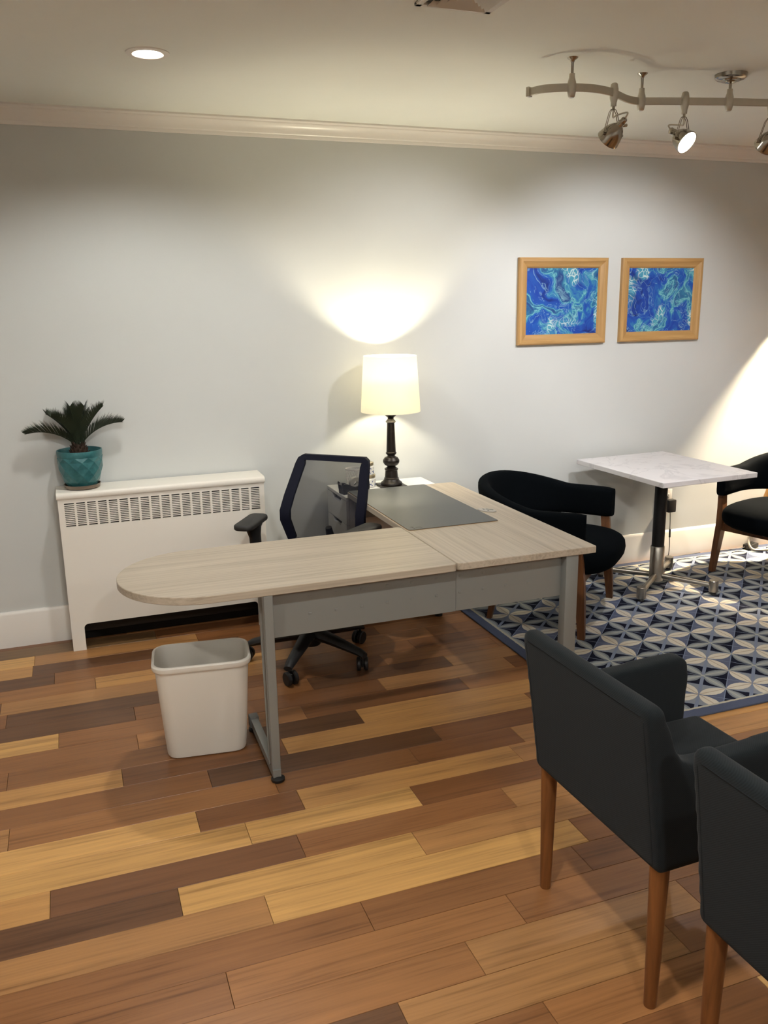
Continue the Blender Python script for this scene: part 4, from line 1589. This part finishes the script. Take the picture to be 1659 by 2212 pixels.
seam([(-0.236 + 0.472 * k / 30, 0.790) for k in range(31)])
for s_ in (-1, 1):
    seam([(s_ * 0.246, 0.78 - 0.375 * k / 24) for k in range(25)])
dup(ac, (1.405, 0.972, 0), R(91.0), 'charcoal upholstered armchair with tapered wooden legs, cut off by the lower right corner', AG)

# ------------------------------------------------------------------ wall outlet, adapter, cords
wo = thing('wall_outlet', 'white four-socket wall outlet behind the marble table', 'outlet', (3.540, D, 0.405))
ox0_, ox1_, oz0_, oz1_ = 3.532, 3.650, 0.343, 0.466
MB().box(ox0_, ox1_, D - 0.006, D, oz0_, oz1_, 0.002, 2).build('cover_plate', 'plate', wo)
for cx_ in (ox0_ + 0.036, ox1_ - 0.036):
    for cz_ in (oz0_ + 0.042, oz1_ - 0.042):
        sk = MB().box(cx_ - 0.016, cx_ + 0.016, D - 0.0085, D - 0.004, cz_ - 0.014, cz_ + 0.014, 0.003, 2).build('socket', 'plate', wo)
        for dx_ in (-0.006, 0.006):
            MB().box(cx_ + dx_ - 0.0012, cx_ + dx_ + 0.0012, D - 0.0090, D - 0.0080, cz_ - 0.001, cz_ + 0.008).build('slot', 'slot', sk, smooth=0)
        MB().lathe([(0.0025, 0), (0.0025, 0.001)], 10, Mx=Matrix.Translation((cx_, D - 0.008, cz_ - 0.008)) @ Matrix.Rotation(PI / 2, 4, 'X')).build('slot', 'slot', sk)
pa = thing('power_adapter', 'black power adapter plugged into the wall outlet with a hanging cord', 'power adapter', (3.622, D - 0.03, 0.36))
MB().box(3.594, 3.654, D - 0.052, D - 0.0092, 0.318, 0.402, 0.006, 2).build('plug_body', 'black_plastic', pa)
cz = cr_spline([(3.624, D - 0.030, 0.320), (3.627, D - 0.032, 0.26), (3.632, D - 0.030, 0.16), (3.634, D - 0.034, 0.07), (3.625, D - 0.034, 0.012), (3.59, D - 0.030, 0.004), (3.54, D - 0.024, 0.004), (3.525, D - 0.028, 0.008), (3.56, D - 0.034, 0.006), (3.66, D - 0.030, 0.004), (3.78, D - 0.026, 0.004), (3.90, D - 0.024, 0.004)], 8)
MB().tube(cz, 0.0026, 6).build('cord', 'cord', pa)
MB().tube([(3.631, D - 0.031, 0.20), (3.633, D - 0.031, 0.145)], 0.006, 8).build('inline_switch', 'black_plastic', pa)

# ------------------------------------------------------------------ leaning floor lamp at the right edge
FLX, FLY = 4.98, 4.30
fl = thing('floor_lamp', 'leaning pale wood floor lamp with a bent metal base, lighting the wall at right', 'lamp', (4.20, 4.36, RZ))
pole_a, pole_b = Vector((4.262, 4.385, 0.105)), Vector((4.90, 4.34, 1.90))
MB().tube([pole_a, pole_b], [0.0165, 0.0165], 16).build('wooden_pole', 'lamp_wood', fl)
MB().tube([pole_a - (pole_b - pole_a).normalized() * 0.022, pole_a + (pole_b - pole_a).normalized() * 0.024], 0.0185, 16).build('ferrule', 'nickel', fl)
q0 = pole_a - (pole_b - pole_a).normalized() * 0.015
bz = RZ + 0.0085
base_path = cr_spline([tuple(q0), (q0.x - 0.020, q0.y - 0.012, 0.058), (q0.x - 0.022, q0.y - 0.045, 0.024), (q0.x + 0.02, q0.y - 0.075, bz), (4.42, 4.285, bz), (4.75, 4.25, bz), (4.95, 4.22, bz), (5.02, 4.13, bz), (4.95, 4.04, bz)], 8)
MB().tube(base_path, 0.0085, 10).build('metal_base', 'nickel', fl)
SHZ = 1.78
LSX, LSY = 4.76, 4.205
MB().lathe([(0.200, SHZ), (0.196, SHZ + 0.06), (0.172, SHZ + 0.16), (0.115, SHZ + 0.27), (0.045, SHZ + 0.33), (0.0, SHZ + 0.34), (0.0, SHZ + 0.336), (0.043, SHZ + 0.326), (0.112, SHZ + 0.266), (0.169, SHZ + 0.158), (0.193, SHZ + 0.06), (0.197, SHZ), (0.200, SHZ)], 56, (LSX, LSY, 0), caps=False).build('shade', plain('lamp_dome_white', S(228, 220, 204), 0.5), fl)
MB().tube([pole_b - (pole_b - pole_a).normalized() * 0.03, Vector((4.88, 4.30, 2.10)), Vector((4.76, 4.205, 2.125))], 0.007, 8).build('lamp_arm', 'nickel', fl)
point('floor_lamp_bulb', (LSX - 4.20, LSY - 4.36, SHZ + 0.270 - RZ), 900.0, (1.0, 0.82, 0.58), 0.035, fl)

pb = thing('cord_dimmer', 'black cord dimmer box lying on the rug by the floor lamp base', 'dimmer', (4.27, 4.40, RZ))
bm_ = Matrix.Translation((4.275, 4.393, RZ)) @ Matrix.Rotation(R(20), 4, 'Z')
MB().box(-0.055, 0.055, -0.030, 0.030, 0.0, 0.034, 0.006, 2, bm_).build('dimmer_body', 'black_plastic', pb)
MB().box(-0.02, 0.02, -0.015, 0.015, 0.034, 0.038, 0.001, 1, bm_).build('dimmer_slider', 'black_soft', pb, smooth=20)
cz = cr_spline([(4.225, 4.385, RZ + 0.016), (4.14, 4.40, RZ + 0.006), (4.06, 4.41, RZ + 0.004), (3.95, 4.40, RZ + 0.004)], 6)
MB().tube(cz, 0.003, 6).build('cord', 'cord', pb)
